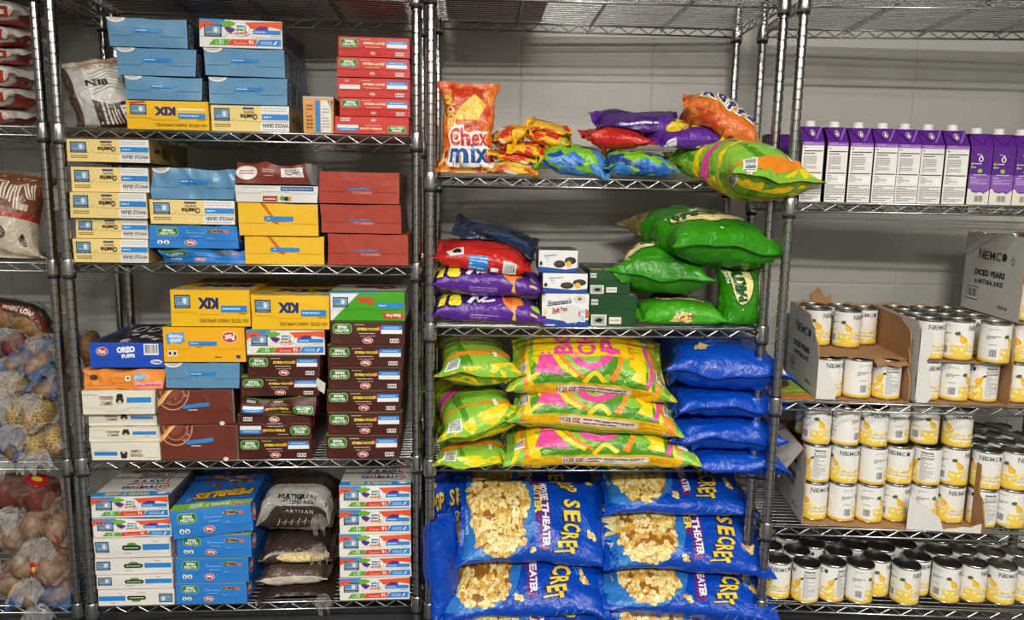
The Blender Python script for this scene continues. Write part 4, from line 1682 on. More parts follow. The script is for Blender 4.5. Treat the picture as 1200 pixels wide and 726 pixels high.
def loose_kernel(p, x, y, r, seed, dirx=-.6, diry=.7):
    rg = random.Random(seed)
    for i in range(3):
        o = (i - 1) * r * .55
        p.line([(x + dirx * r * .8 + o, y + diry * r * .8 + o * .6), (x + dirx * r * 4 + o, y + diry * r * 4 + o * .6)], [r * .22, r * .05], '#5f9be6', 2)
    kernel(p, x, y, r, rg, 4)
    kernel(p, x + r * .5, y - r * .6, r * .8, rg, 5)


def print_theater(L, W, seed=0, y0=0.0):
    """blue popcorn bag: pile of popcorn, purple banner, yellow lettering running down the face"""
    p = Print()
    l = lambda f: (f - .5) * L
    h = W * .80                               # printed height of the face
    Y = lambda f: y0 + f * h                  # 0 = front edge, 1 = back edge of the face
    p.poly([(l(.03), Y(.10)), (l(.10), Y(-.02)), (l(.20), Y(-.08)), (l(.33), Y(-.05)), (l(.47), Y(.25)), (l(.55), Y(.75)), (l(.5), Y(1.02)),
            (l(.08), Y(1.02)), (l(.03), Y(.6))], '#2c77c4', 1)
    pile = [(l(.08), Y(.48)), (l(.14), Y(.2)), (l(.22), Y(.02)), (l(.29), Y(-.04)), (l(.37), Y(.1)), (l(.425), Y(.22)), (l(.43), Y(.45)), (l(.455), Y(.62)),
            (l(.43), Y(.8)), (l(.40), Y(1.0)), (l(.12), Y(.95)), (l(.07), Y(.7))]
    popcorn_pile(p, pile, 210, seed)
    p.poly([(l(.475), Y(1.0)), (l(.475), Y(.80)), (l(.51), Y(.78)), (l(.50), Y(.45)), (l(.53), Y(.42)), (l(.525), Y(.1)), (l(.585), Y(.12)), (l(.60), Y(.55)), (l(.57), Y(1.0))], '#6a2a7e', 3)
    p.text('MOVIE THEATER', l(.567), Y(.53), .019, '#f4f2f6', 6, -90, .04, .72 * h)
    p.text('BUTTER', l(.522), Y(.66), .019, '#f2d64a', 6, -90, .04, .34 * h)
    st = 'POP SECRET'
    n = len(st)
    for i, c in enumerate(st):               # tapering, arched yellow letters
        f = (i + .5) / n
        x = .69 + .055 * math.sin(PI * (f * 1.1 - .05)) - .03 * (f - .5)
        s_ = .9 + .35 * abs(f - .45)
        yy = 1.00 - .93 * f
        if c != ' ':
            p.text(c, l(x) - .003, Y(yy) - .002, .052 * s_, '#3a2a10', 4, -90 + 20 * (f - .5), .05, .110 * h * s_ * .8)
            p.text(c, l(x), Y(yy), .051 * s_, '#f0cb3c', 6, -90 + 20 * (f - .5), .03, .098 * h * s_ * .8)
    loose_kernel(p, l(.475), Y(.12), .012, seed + 1)
    loose_kernel(p, l(.86), Y(.36), .012, seed + 2)
    loose_kernel(p, l(.88), Y(.92), .011, seed + 3)
    loose_kernel(p, l(.47), Y(1.12), .012, seed + 4)
    for k in range(4):
        p.line([(l(.68 + .05 * k), Y(-.25)), (l(.70 + .05 * k), Y(-.12))], .0018, '#6fa6ea', 2)
    p.text('NET WT', l(.045), Y(.45), .008, '#dfe8f4', 3, -80, .02)
    return p


def print_kernels(L, W, seed):
    p = Print()
    for i, (fx, fy) in enumerate(((.2, .3), (.75, .45), (.45, .95), (.1, .8), (.9, .9), (.3, 1.35))):
        loose_kernel(p, (fx - .5) * L, fy * W, .015, seed + i)
    return p


CG, CG2, CY, CO, CP = '#86bf3c', '#4d8f1f', '#f8cf10', '#f08a1e', '#e84a9a'


def camo(p, L, W, seed=0, ends=False):
    """green, yellow, orange and pink cut-out shapes all round the bag"""
    h = 2 * W
    rg = random.Random(seed)
    p.rect(-L / 2, -h / 2, L / 2, h / 2, CG, 0)
    def wave(x0, y0, dx, dy, n, amp, w, c, lay):
        pts, ws = [], []
        ph = rg.uniform(0, 6)
        for i in range(n + 1):
            t = i / n
            pts.append((x0 + dx * t + amp * math.sin(t * 9.5 + ph) * (abs(dy) > abs(dx)), y0 + dy * t + amp * math.sin(t * 6 + .8) * (abs(dx) >= abs(dy))))
            ws.append(w * (.7 + .45 * math.sin(t * 7.4 + ph)))
        p.line(pts, ws, c, lay)
    for k in range(5):
        y = -h / 2 + h * (k + .5) / 5
        if ends and -.2 * W < y < 1.1 * W: continue
        wave(-L * .47, y, L * .94, 0, 24, .014, .020, CG2, 1)
    for k in range(7):
        x = -L * .47 + L * .94 * k / 6
        if ends: x = [-.46, -.41, -.37, 0, .37, .41, .46][k] * L
        if ends and k == 3: continue
        wave(x, -h * .49, rg.uniform(-.02, .03), h * .98, 36, .013, [.036, .012, .024][k % 3], [CY, CO, CY, CP, CY, CO, CY][k], 2 + k % 2)
    for k in range(0 if ends else 5):
        x, y = rg.uniform(-L * .45, L * .45), rg.uniform(-h * .48, h * .48)
        a = rg.uniform(0, 6.28)
        p.line([(x, y), (x + .03 * math.cos(a), y + .03 * math.sin(a)), (x + .05 * math.cos(a + .6), y + .05 * math.sin(a + .6))], [.03, .028, .006], [CP, CY, CO][k % 3], 4)
    return p


def print_boom(L, W, seed=0, label=True, up=.08):
    p = camo(Print(), L, W, seed, label)
    l = lambda f: (f - .5) * L
    Y = lambda f: (f + up) * W
    if label:
        p.poly([(l(.12), Y(.2)), (l(.2), Y(.28)), (l(.3), Y(.1)), (l(.45), Y(.06)), (l(.55), Y(.2)), (l(.7), Y(.1)), (l(.88), Y(.22)), (l(.88), Y(-.02)), (l(.12), Y(-.02))], CG2, 1.2)
        p.poly([(l(.15), Y(.31)), (l(.45), Y(.27)), (l(.83), Y(.31)), (l(.83), Y(1.05)), (l(.15), Y(1.05))], CY, 6)
        p.poly([(l(.10), Y(-.16)), (l(.9), Y(-.16)), (l(.92), Y(-.02)), (l(.08), Y(-.04))], '#eab60e', 6)
        p.rect(l(.30), Y(-.125), l(.74), Y(-.05), '#d8d2c4', 7)
        p.text('11.25 OZ', l(.36), Y(-.088), .010, '#a03a2a', 9, 0, .05)
        p.lines(l(.43), Y(-.115), l(.72), Y(-.062), 2, '#7a4a3a', 9, seed)
        p.lines(l(.75), Y(-.11), l(.88), Y(-.04), 3, '#c8701e', 9, seed + 1)
        for i, (wd, x, hh) in enumerate((('BOOM', .33, .050), ('CHICKA', .47, .048), ('POP', .61, .052))):
            p.text(wd, l(x), Y(.61), hh, CP, 9, 90, .035, W * (.64 if i != 2 else .58))
        p.text('KETTLE CORN', l(.745), Y(.58), .017, CO, 9, 90, .03, W * .56)
        # bold shapes just under the lettering
        p.curve([(l(.13), Y(.02)), (l(.20), Y(.16)), (l(.15), Y(.30))], [.012, .02, .01], CY, 4)
        p.curve([(l(.46), Y(-.02)), (l(.52), Y(.10)), (l(.58), Y(.0))], .013, CY, 4)
        p.curve([(l(.34), Y(-.02)), (l(.39), Y(.08)), (l(.45), Y(.13))], [.02, .014, .006], CG2, 3)
        p.curve([(l(.83), Y(.0)), (l(.86), Y(.2)), (l(.84), Y(.5))], .012, CP, 4)
        p.curve([(l(.89), Y(-.1)), (l(.90), Y(.2)), (l(.87), Y(.6))], .012, CO, 4)
        p.poly([(l(.54), Y(.30)), (l(.58), Y(.12)), (l(.64), Y(.1)), (l(.66), Y(.30))], CG2, 3)
        p.poly([(l(.2), Y(.34)), (l(.25), Y(.34)), (l(.34), Y(.05)), (l(.16), Y(.12))], CP, 6)
        p.curve([(l(.26), Y(.34)), (l(.33), Y(.16)), (l(.42), Y(.04))], .014, CY, 6)
        p.curve([(l(.29), Y(.34)), (l(.36), Y(.18)), (l(.46), Y(.03))], .010, CO, 7)
        p.curve([(l(.40), Y(.34)), (l(.42), Y(.22)), (l(.5), Y(.17)), (l(.58), Y(.24)), (l(.62), Y(.34))], .022, CP, 6)
        p.curve([(l(.68), Y(.34)), (l(.66), Y(.18)), (l(.62), Y(.02))], [.018, .012, .02], CO, 6)
        p.poly([(l(.74), Y(.34)), (l(.82), Y(.34)), (l(.82), Y(.04)), (l(.73), Y(.06)), (l(.76), Y(.16)), (l(.72), Y(.22))], CY, 6)
    for sx in (-1, 1):
        p.barcode(sx * L * .42 - .014, Y(.14), sx * L * .42 + .014, Y(.28), 10, seed + 3)
        p.barcode(sx * L * .42 - .015, Y(-.26), sx * L * .42 + .012, Y(-.12), 10, seed + 4)
        p.lines(sx * L * .36 - .02, Y(.5), sx * L * .36 + .03, Y(.58), 1, '#eef0e4', 9, 3)
        p.lines(sx * L * .36 - .02, Y(.78), sx * L * .36 + .03, Y(.85), 1, '#eef0e4', 9, 4)
    return p


def print_party(L, W, seed=0):
    """green popcorn bag with a cream lozenge of dark green lettering"""
    p = Print()
    cy = W * .62
    p.ell(0.02, cy, .135, .052, '#1c5a1e', 1, 26, .05)
    p.ell(0.02, cy, .128, .046, '#f0e09a', 2, 26, .05)
    for i, c in enumerate('PARTYMIX'):
        f = (i - 3.5) / 3.5
        p.text(c, .02 + f * .1, cy + .012 * (1 - f * f) - .004, .048 - .014 * f * f, '#14521c', 4, -8 * f, .08)
    p.text('POPCORN', .04, cy + .058, .016, '#e8f4d8', 4, 0, .05)
    rg = random.Random(seed)
    poly = [(-.05, -.05), (.03, -.055), (.05, -.005), (-.02, .0)]
    popcorn_pile(p, poly, 18, seed, 2)
    for k in range(5):
        p.ell(rg.uniform(-.15, .15), rg.uniform(.01, .3) , .004, .003, '#e4f2d0', 2, 7)
    return p


def rear_window(L, W, seed):
    """the clear rear part of a bag with popcorn showing through"""
    p = Print()
    rg = random.Random(seed)
    p.rect(-L * .5, -W, -L * .22, W, '#8a7a48', .2)
    for k in range(150):
        x, y = rg.uniform(-L * .47, -L * .24), rg.uniform(-W, W)
        p.ell(x, y, rg.uniform(.005, .010), rg.uniform(.004, .008), rg.choice(['#b9a56a', '#a08a4c', '#d2c088', '#6f6034']), .4 + (k % 4) * .2, 8)
    return p


def print_spiral(L, W, seed=0):
    """purple rolled-chip bag"""
    p = Print()
    l = lambda f: (f - .5) * L
    Y = lambda f: f * W
    p.poly([(l(.02), Y(.16)), (l(.45), Y(.2)), (l(.46), Y(.62)), (l(.02), Y(.62))], '#2a1a4a', 1)
    p.text('Ta', l(.17), Y(.33), .062, '#3a1a5a', 3, -6, .12, L * .24)
    p.text('Ta', l(.17), Y(.335), .060, '#f2e23a', 5, -6, .07, L * .235)
    p.text('kis', l(.20), Y(.56), .05, '#f2e23a', 5, -6, .07, L * .2)
    p.line([(l(.34), Y(.2)), (l(.40), Y(.4))], .012, '#f0eef4', 3); p.line([(l(.40), Y(.4)), (l(.42), Y(.24)), (l(.5), Y(.42))], .010, '#f0eef4', 3)
    p.line([(l(.45), Y(.26)), (l(.56), Y(.30))], .010, '#f0eef4', 3)
    p.poly([(l(.60), Y(.45)), (l(.64), Y(.2)), (l(.72), Y(.05)), (l(.75), Y(.2)), (l(.80), Y(.25)), (l(.78), Y(.42))], '#e8842a', 2)
    p.poly([(l(.62), Y(.45)), (l(.65), Y(.25)), (l(.71), Y(.22)), (l(.70), Y(.42))], '#c8502a', 3)
    p.poly([(l(.73), Y(.1)), (l(.71), Y(-.06)), (l(.75), Y(-.1))], '#f0c040', 3)
    p.ell(l(.90), Y(.26), .013, .012, '#9cc83a', 3)
    p.rect(l(.86), Y(.06), l(.92), Y(.11), '#e8c86a', 3)
    p.lines(l(.36), Y(-.10), l(.6), Y(.0), 3, '#b98ad0', 2, seed)
    p.lines(l(.3), Y(-.22), l(.55), Y(-.14), 2, '#e8d0a0', 2, seed + 1)
    return p


def print_snackmix(L, W, seed=0):
    """standing orange snack-mix bag; here x runs up the bag"""
    p = Print()
    rg = random.Random(seed)
    for k in range(70):
        x, y = rg.uniform(-L * .48, L * .48), rg.uniform(-W * .5, W * .5)
        s = rg.uniform(.010, .026)
        a = rg.uniform(0, 3)
        p.poly([(x + s * math.cos(a + b) * rg.uniform(.7, 1.2), y + s * .8 * math.sin(a + b)) for b in (0, 1.2, 2.4, 3.8, 5)],
               rg.choice(['#d8502a', '#e8762c', '#cc3a22', '#f09a3a', '#e06a2a', '#b8442a']), 1 + (k % 5) * .3)
    for k in range(22):
        x, y = rg.uniform(-L * .48, -L * .2), rg.uniform(-W * .5, W * .5)
        s = rg.uniform(.010, .022)
        a = rg.uniform(0, 3)
        p.poly([(x + s * math.cos(a + b), y + s * .7 * math.sin(a + b)) for b in (0, 1.4, 2.9, 4.4)], rg.choice(['#e8b040', '#8a3a1e', '#f0cf7a', '#6a2a18', '#e09a2a']), 3 + (k % 5) * .3)
    p.poly([(.02, .02), (.055, .0), (.085, -.02), (.06, -.05), (.02, -.03)], '#f0c43a', 5)
    p.text('CHEDDAR', .028, .026, .022, '#f2d25a', 5, 6, .03, .12)
    for (st, x, y, hh, w, c) in (('Chex', -.024, -.014, .044, .080, '#cf2a26'), ('mix', -.064, -.016, .050, .076, '#24509c')):
        p.text(st, x, y, hh * 1.08, '#f6f2ea', 6, -90 + 2, .12, w * 1.10)
        p.text(st, x, y, hh, c, 9, -90 + 2, .03, w)
    return p


def print_stripes(L, W, cols, seed=0, n=10):
    p = Print()
    rg = random.Random(seed)
    for k in range(n):
        x, y = rg.uniform(-L * .42, L * .42), rg.uniform(-W * .9, W * .9)
        a = rg.uniform(-.5, .5)
        l = rg.uniform(.2, .5) * L
        p.line([(x - l / 2 * math.cos(a), y - l / 2 * math.sin(a)), (x, y + .006), (x + l / 2 * math.cos(a), y + l / 2 * math.sin(a))], [.004, rg.uniform(.02, .05), .006], cols[k % len(cols)], 1 + (k % 4) * .5)
    return p


BLUE, BOOMC, GREEN, PURPLE = '#0444b2', CG, '#318c0c', '#5a2a92'
G3A, G3B, G3C, G3D = 'snack bags on the upper shelf', 'bags on the second shelf', 'popcorn bags on the third shelf', 'blue popcorn bags on the bottom shelf'
ZA, ZB, ZC, ZD = SHELF[3]


def theater_bag(label, box, v, tilt, roll, yaw, T=.12, W=.27, L=None, seed=0, y0=.02, **k):
    cx = (box[0] + box[1]) / 2; cy = (box[2] + box[3]) / 2
    l = L or (hit(3, box[1], cy, v)[0] - hit(3, box[0], cy, v)[0])
    return bag('popcorn_bag', label, 'popcorn bag', G3D, 3, box, v, T, (tilt, roll, yaw), BLUE, print_theater(l, W, seed, y0), W=W, L=l, seed=seed, **k)


# bottom shelf of the snack unit: blue bags
theater_bag('blue popcorn bag at the bottom of the left pile, drooping over the rim', (527, 706, 680, 716), .065, 5, -2, 2, T=.055, W=.29, seed=104, y0=-.10, sag=.055)
theater_bag('blue popcorn bag in the left pile, just under the large-picture bag', (514, 710, 642, 714), .04, 25, -4, -3, T=.085, W=.27, seed=103, y0=.045)
theater_bag('blue popcorn bag with large popcorn picture, left pile, second from top', (534, 715, 560, 660), .085, 36, 3, 2, T=.095, W=.30, seed=102, ears=.07, y0=.03)
theater_bag('blue popcorn bag lying at the back under the left rim of the third shelf', (515, 698, 540, 590), .27, 20, 0, 0, T=.05, W=.20, seed=101)
bag('popcorn_bag', 'blue popcorn bag wedged upright behind the leftmost side-standing bag', 'popcorn bag', G3D, 3, (512, 548, 556, 660), .20, .06, (8, 2, 35), BLUE, print_theater(.30, .20, 9, .0), L=.30, W=.17, seed=106, stand=True)
bag('popcorn_bag', 'blue popcorn bag standing on its side at the far left end', 'popcorn bag', G3D, 3, (500, 540, 600, 730), .01, .07, (6, 3, 58), BLUE, None, L=.30, W=.15, seed=105, stand=True, ears=.02)
theater_bag('blue popcorn bag at the bottom of the right pile, drooping over the rim', (702, 894, 682, 718), .06, 4, 1, 0, T=.055, W=.29, seed=110, y0=-.10, sag=.05)
theater_bag('blue popcorn bag in the right pile below the large picture, poking out right', (703, 903, 648, 712), .04, 20, 3, -4, T=.085, W=.27, seed=109, y0=.035)
theater_bag('blue popcorn bag with large popcorn picture, right pile, second from top', (703, 894, 586, 664), .07, 26, 2, -3, T=.10, W=.29, seed=108, ears=.07, y0=.02)
theater_bag('blue popcorn bag on top of the right pile with upside-down fold', (702, 872, 548, 596), .13, 14, 1, -1, T=.08, W=.26, seed=107, y0=.05)

# third shelf: yellow-green popcorn bags and plain blue bags
def boom(label, box, v, rot, T, W, seed, end=False, **k):
    if end:
        L = k.pop('L', .38)
        w = W
    else:
        cy = (box[2] + box[3]) / 2
        L = hit(3, box[1], cy, v)[0] - hit(3, box[0], cy, v)[0]
        w = W
    return bag('popcorn_bag', label, 'popcorn bag', k.pop('group', G3C), 3, box, v, T, rot, CG, print_boom(L, w, seed, not end), end=end, W=w, L=L, seed=seed, **k)


boom('yellow and green popcorn bag with pink lettering, on top of the centre pile', (594, 783, 388, 470), .09, (24, 3, -2), .155, .29, 201, ears=.08)
boom('yellow and green popcorn bag in the middle of the centre pile', (596, 792, 436, 508), .07, (12, 4, -3), .135, .28, 202, ears=.08)
boom('yellow and green popcorn bag at the bottom of the centre pile', (588, 808, 484, 543), .065, (14, 0, 0), .13, .28, 203, zmin=ZC + .002, only_v=0, ears=.06)
boom('green-yellow popcorn bag end-on, topmost of three at the left post', (508, 602, 390, 446), .16, (4, 2, 6), .115, .245, 204, True)
boom('green-yellow popcorn bag end-on, middle of three at the left post', (498, 609, 442, 503), .14, (8, -12, 10), .125, .26, 205, True)
boom('green-yellow popcorn bag end-on, lowest of three at the left post', (504, 597, 493, 542), .16, (3, 2, 6), .10, .235, 206, True, zmin=ZC + .002, only_v=0)
for i, (bx, v, rot, T, zz, desc) in enumerate((((780, 903, 392, 446), .13, (4, 2, -6), .125, {}, 'plain blue bag with popcorn kernels, topmost of the four blue bags'),
                                               ((774, 897, 440, 476), .13, (2, 1, 4), .085, {}, 'plain blue bag with a grey sheen fold, second of the four blue bags'),
                                               ((776, 891, 472, 513), .13, (2, 0, -2), .095, {}, 'plain blue bag with squared front, third of the four blue bags'),
                                               ((790, 899, 508, 541), .13, (1, 0, -5), .08, dict(zmin=ZC + .002, only_v=0), 'plain blue bag with flat pointed corner, lowest of the four blue bags'))):
    bag('popcorn_bag', desc, 'popcorn bag', G3C, 3, bx, v, T, rot, '#0546b4', print_kernels(.38, .3, 31 + i) if i == 0 else None, end=True, L=.36, seed=220 + i, ears=.03, squar=3.0, full=4.5, lumps=1.6, pleats=1.4, **zz)

# second shelf
bag('popcorn_bag', 'bright green popcorn bag on top of the green pile, cream lozenge lettering', 'popcorn bag', G3B, 3, (742, 902, 244, 311), .10, .15, (7, 5, 14), GREEN, rear_window(.38, .37, 1).join(print_party(.40, .38, 1).moved(.29, .17, 1.05, 90)), end=True, L=.38, W=.37, seed=301, ears=.06, lumps=1.6)
bag('popcorn_bag', 'bright green popcorn bag in the middle left of the green pile', 'popcorn bag', G3B, 3, (720, 838, 276, 348), .13, .15, (6, 3, -18), GREEN, rear_window(.34, .29, 2).join(print_party(.3, .3, 2).moved(.22, .03, .9, 90)), end=True, L=.34, W=.29, seed=302, lumps=1.7)
bag('popcorn_bag', 'bright green popcorn bag flat at the bottom of the green pile', 'popcorn bag', G3B, 3, (738, 843, 344, 384), .10, .095, (4, 0, 0), '#46a51a', print_party(.25, .24, 3).moved(.0, 0.02, .6), W=.24, L=.25, seed=303, zmin=ZB + .002, only_v=0)
bag('popcorn_bag', 'bright green popcorn bag standing upright beside the right post', 'popcorn bag', G3B, 3, (835, 894, 309, 391), .05, .11, (6, 2, 14), GREEN, print_party(.20, .22, 4).moved(.05, .02, .6), L=.20, W=.165, seed=304, stand=True, ears=.02)
for i, (bx, desc, T) in enumerate((((504, 627, 341, 378), 'purple rolled-chip bag lying lower of two', .088), ((503, 626, 309, 346), 'purple rolled-chip bag lying on top of another', .085))):
    l = hit(3, bx[1], 350, .08)[0] - hit(3, bx[0], 350, .08)[0] + .03
    bag('chip_bag', desc, 'chip bag', G3B, 3, bx, .07, T, (8, 3, -2), PURPLE, print_spiral(l, .19, 40 + i), L=l, W=.19, seed=310 + i, du=-.008 + .022, ears=.03, **(dict(zmin=ZB + .002, only_v=0) if i == 0 else {}))
p = print_stripes(.27, .19, ['#b01a16', '#e04030'], 5)
p.poly([(-.10, .05), (-.055, .065), (-.05, .03), (-.085, .02)], '#d8d4d0', 3); p.ell(-.07, .045, .012, .01, '#1a1a1c', 4)
p.rect(-.035, -.02, .015, .03, '#2f86d2', 3); p.lines(-.032, -.015, .012, .026, 4, '#bfe0f6', 4)
p.barcode(.055, -.02, .09, .025, 3, 4); p.rect(.022, -.016, .046, .0, '#1c1c1e', 3); p.rect(.024, -.014, .044, -.002, '#e8e4de', 4)
bag('chip_bag', 'red chip bag with blue panel lying on the purple bags', 'chip bag', G3B, 3, (510, 624, 281, 322), .07, .085, (12, 7, -3), '#c2201c', p, L=.27, W=.19, seed=320)
bag('chip_bag', 'dark navy foil bag leaning on top of the red chip bag', 'chip bag', G3B, 3, (534, 629, 258, 300), .15, .06, (14, 17, 0), '#1c2c46', print_stripes(.25, .2, ['#2c4a70', '#14141a'], 6), L=.25, W=.20, seed=321, lumps=1.4, ears=.02)

# upper shelf
W0 = hit(3, 575, 150, .05)[0] - hit(3, 514, 150, .05)[0]
L0 = hit(3, 545, 97, .05)[1] - hit(3, 545, 206, .05)[1]
bag('snack_mix_bag', 'large orange snack mix bag standing upright at the left post', 'snack bag', G3A, 3, (515, 578, 97, 206), .05, .065, (5, 1, 4), '#dd6a2c',
    print_snackmix(L0, W0, 3).moved(0, W0 / 2 + .028), L=L0, W=W0 + .03, seed=401, stand=True, lumps=1.3, zmin=ZA + .001, du=.004, ears=.0)
YR = ['#d23220', '#f2c02a', '#c4281c', '#f3e6c8', '#d8401e', '#f2c832', '#b8241a']


def chip(label, box, v, rot, T, W, seed, cols=YR, base='#ecb41e', L=None, **k):
    cy = (box[2] + box[3]) / 2
    l = L or hit(3, box[1], cy, v)[0] - hit(3, box[0], cy, v)[0]
    return bag('chip_bag', label, 'chip bag', G3A, 3, box, v, T, rot, base, print_stripes(l, W, cols, seed, 20), L=l, W=W, seed=seed, ears=.02, step=.006, nu=34, nt=52, **k)


chip('small yellow and white chip bag lowest on the upper shelf beside the orange bag', (572, 631, 190, 207), .02, (14, 4, -4), .035, .10, 411, ['#f0ece4', '#d8502a', '#e8e0d0', '#f2d060'], zmin=ZA + .001, only_v=0)
chip('small red and yellow chip bag above the lowest white-fronted one', (573, 627, 175, 193), .05, (10, 9, 3), .03, .11, 412)
chip('small yellow chip bag corner poking up in the left chip pile', (582, 606, 163, 179), .09, (20, 30, 10), .03, .09, 413, L=.08)
chip('small yellow and red chip bag with white strip in the middle of the pile', (594, 640, 165, 183), .05, (18, 6, -3), .035, .11, 414)
chip('small red and yellow chip bag leaning on the large orange bag', (574, 620, 146, 170), .08, (10, -20, 5), .035, .12, 415)
chip('small red chip bag lying under the topmost yellow chip bag', (616, 672, 152, 172), .09, (14, 12, 0), .04, .13, 416, ['#d8401e', '#e8761c', '#c82a1c', '#f0a01c'])
chip('topmost small yellow chip bag on the left chip pile', (615, 671, 139, 160), .10, (12, 13, -4), .03, .13, 417)
chip('small red and yellow chip bag at the bottom right of the pile', (618, 668, 170, 190), .11, (8, 4, 6), .04, .12, 418)
p = print_stripes(.18, .17, ['#2f6fc0', '#3f86d8', '#1f4f9c', '#6fa8e0'], 12, 26)
bag('candy_bag', 'blue and lime crumpled bag beside the chip pile', 'snack bag', G3A, 3, (631, 716, 166, 209), .05, .075, (22, 11, -8), '#7cbc2c', p.moved(.012, .05), L=.20, W=.16, seed=421, lumps=1.9, zmin=ZA + .001, only_v=0)
p = print_stripes(.2, .17, ['#2a66b8', '#3a80d0', '#1c4690', '#5f9cdc', '#173a78'], 13, 34)
bag('candy_bag', 'blue and lime crumpled bag under the red bag', 'snack bag', G3A, 3, (700, 791, 174, 210), .05, .07, (16, 2, 3), '#7cbc2c', p.moved(.0, .035), L=.205, W=.15, seed=422, lumps=1.9, zmin=ZA + .001, only_v=0)
bag('chip_bag', 'red glossy chip bag lying on the blue crumpled bag', 'chip bag', G3A, 3, (680, 764, 149, 174), .07, .05, (12, 3, 2), '#c0201c', print_stripes(.19, .14, ['#a01414', '#e05040'], 14), L=.19, W=.14, seed=423)
def print_purple():
    q = print_stripes(.25, .17, ['#3a165f', '#5f2c96', '#43187a'], 15)
    q.lines(-.05, .028, .09, .040, 1, '#e6e0ee', 4, 8, .8)
    q.ell(-.05, .035, .012, .008, '#b8b0c4', 4)
    return q


bag('chip_bag', 'long dark purple chip bag topmost beside the orange chip bag', 'chip bag', G3A, 3, (692, 802, 128, 156), .11, .05, (20, -2, 0), '#4a1f78', print_purple(), L=.25, W=.17, seed=424, bend=-.006)
p = Print(); p.rect(-.085, -.015, -.045, .03, '#d8d6d4', 3); p.lines(-.083, -.012, -.047, .028, 5, '#2a2a2c', 4, 3)
p.ell(-.03, .07, .025, .016, '#f0d030', 3, 16, .3); p.ell(.0, .085, .012, .02, '#f0d030', 3); p.text('TaKiS', .01, .075, .03, '#f0d030', 4, 8, .08)
p.text('BLUE HEAT', .045, -.012, .010, '#e8e4ee', 4, 10, .05)
bag('chip_bag', 'purple chip bag with yellow lettering and white panel', 'chip bag', G3A, 3, (762, 838, 138, 178), .05, .05, (22, -7, 10), '#5a2890', p, L=.18, W=.15, seed=425)
p = print_stripes(.22, .18, ['#c8501c', '#e88a3a', '#b8441a'], 16)
for i, c in enumerate('Ruffs'):
    p.text(c, -.055 + .03 * i, .080 - .003 * i, .036, '#f4f2ee', 4, -12, .14); p.text(c, -.055 + .03 * i, .080 - .003 * i, .033, '#1c2c6a', 5, -12, .06)
p.line([(-.1, .05), (0, .06), (.1, .045)], .010, '#e8c23a', 3)
bag('chip_bag', 'orange glossy chip bag on top at the right end of the upper shelf', 'chip bag', G3A, 3, (797, 890, 112, 166), .06, .095, (16, 27, -6), '#d9702a', p, L=.225, W=.18, seed=426, lumps=1.5)
boom('green popcorn bag with yellow waves jutting past the right post', (798, 940, 164, 233), .0, (12, 3, 22), .145, .30, 430, True, group=G3A, L=.30)
# ------------------------------------------------------------------ canned pears
CR, CH = .0365, .1072
M_TIN = plain('#b9b8b4', .25, 1.0, name='tin_plate')
M_LID = plain('#8c8a86', .30, 1.0, name='can_lid_tin')
CIRC = 2 * PI * (CR + .0003)


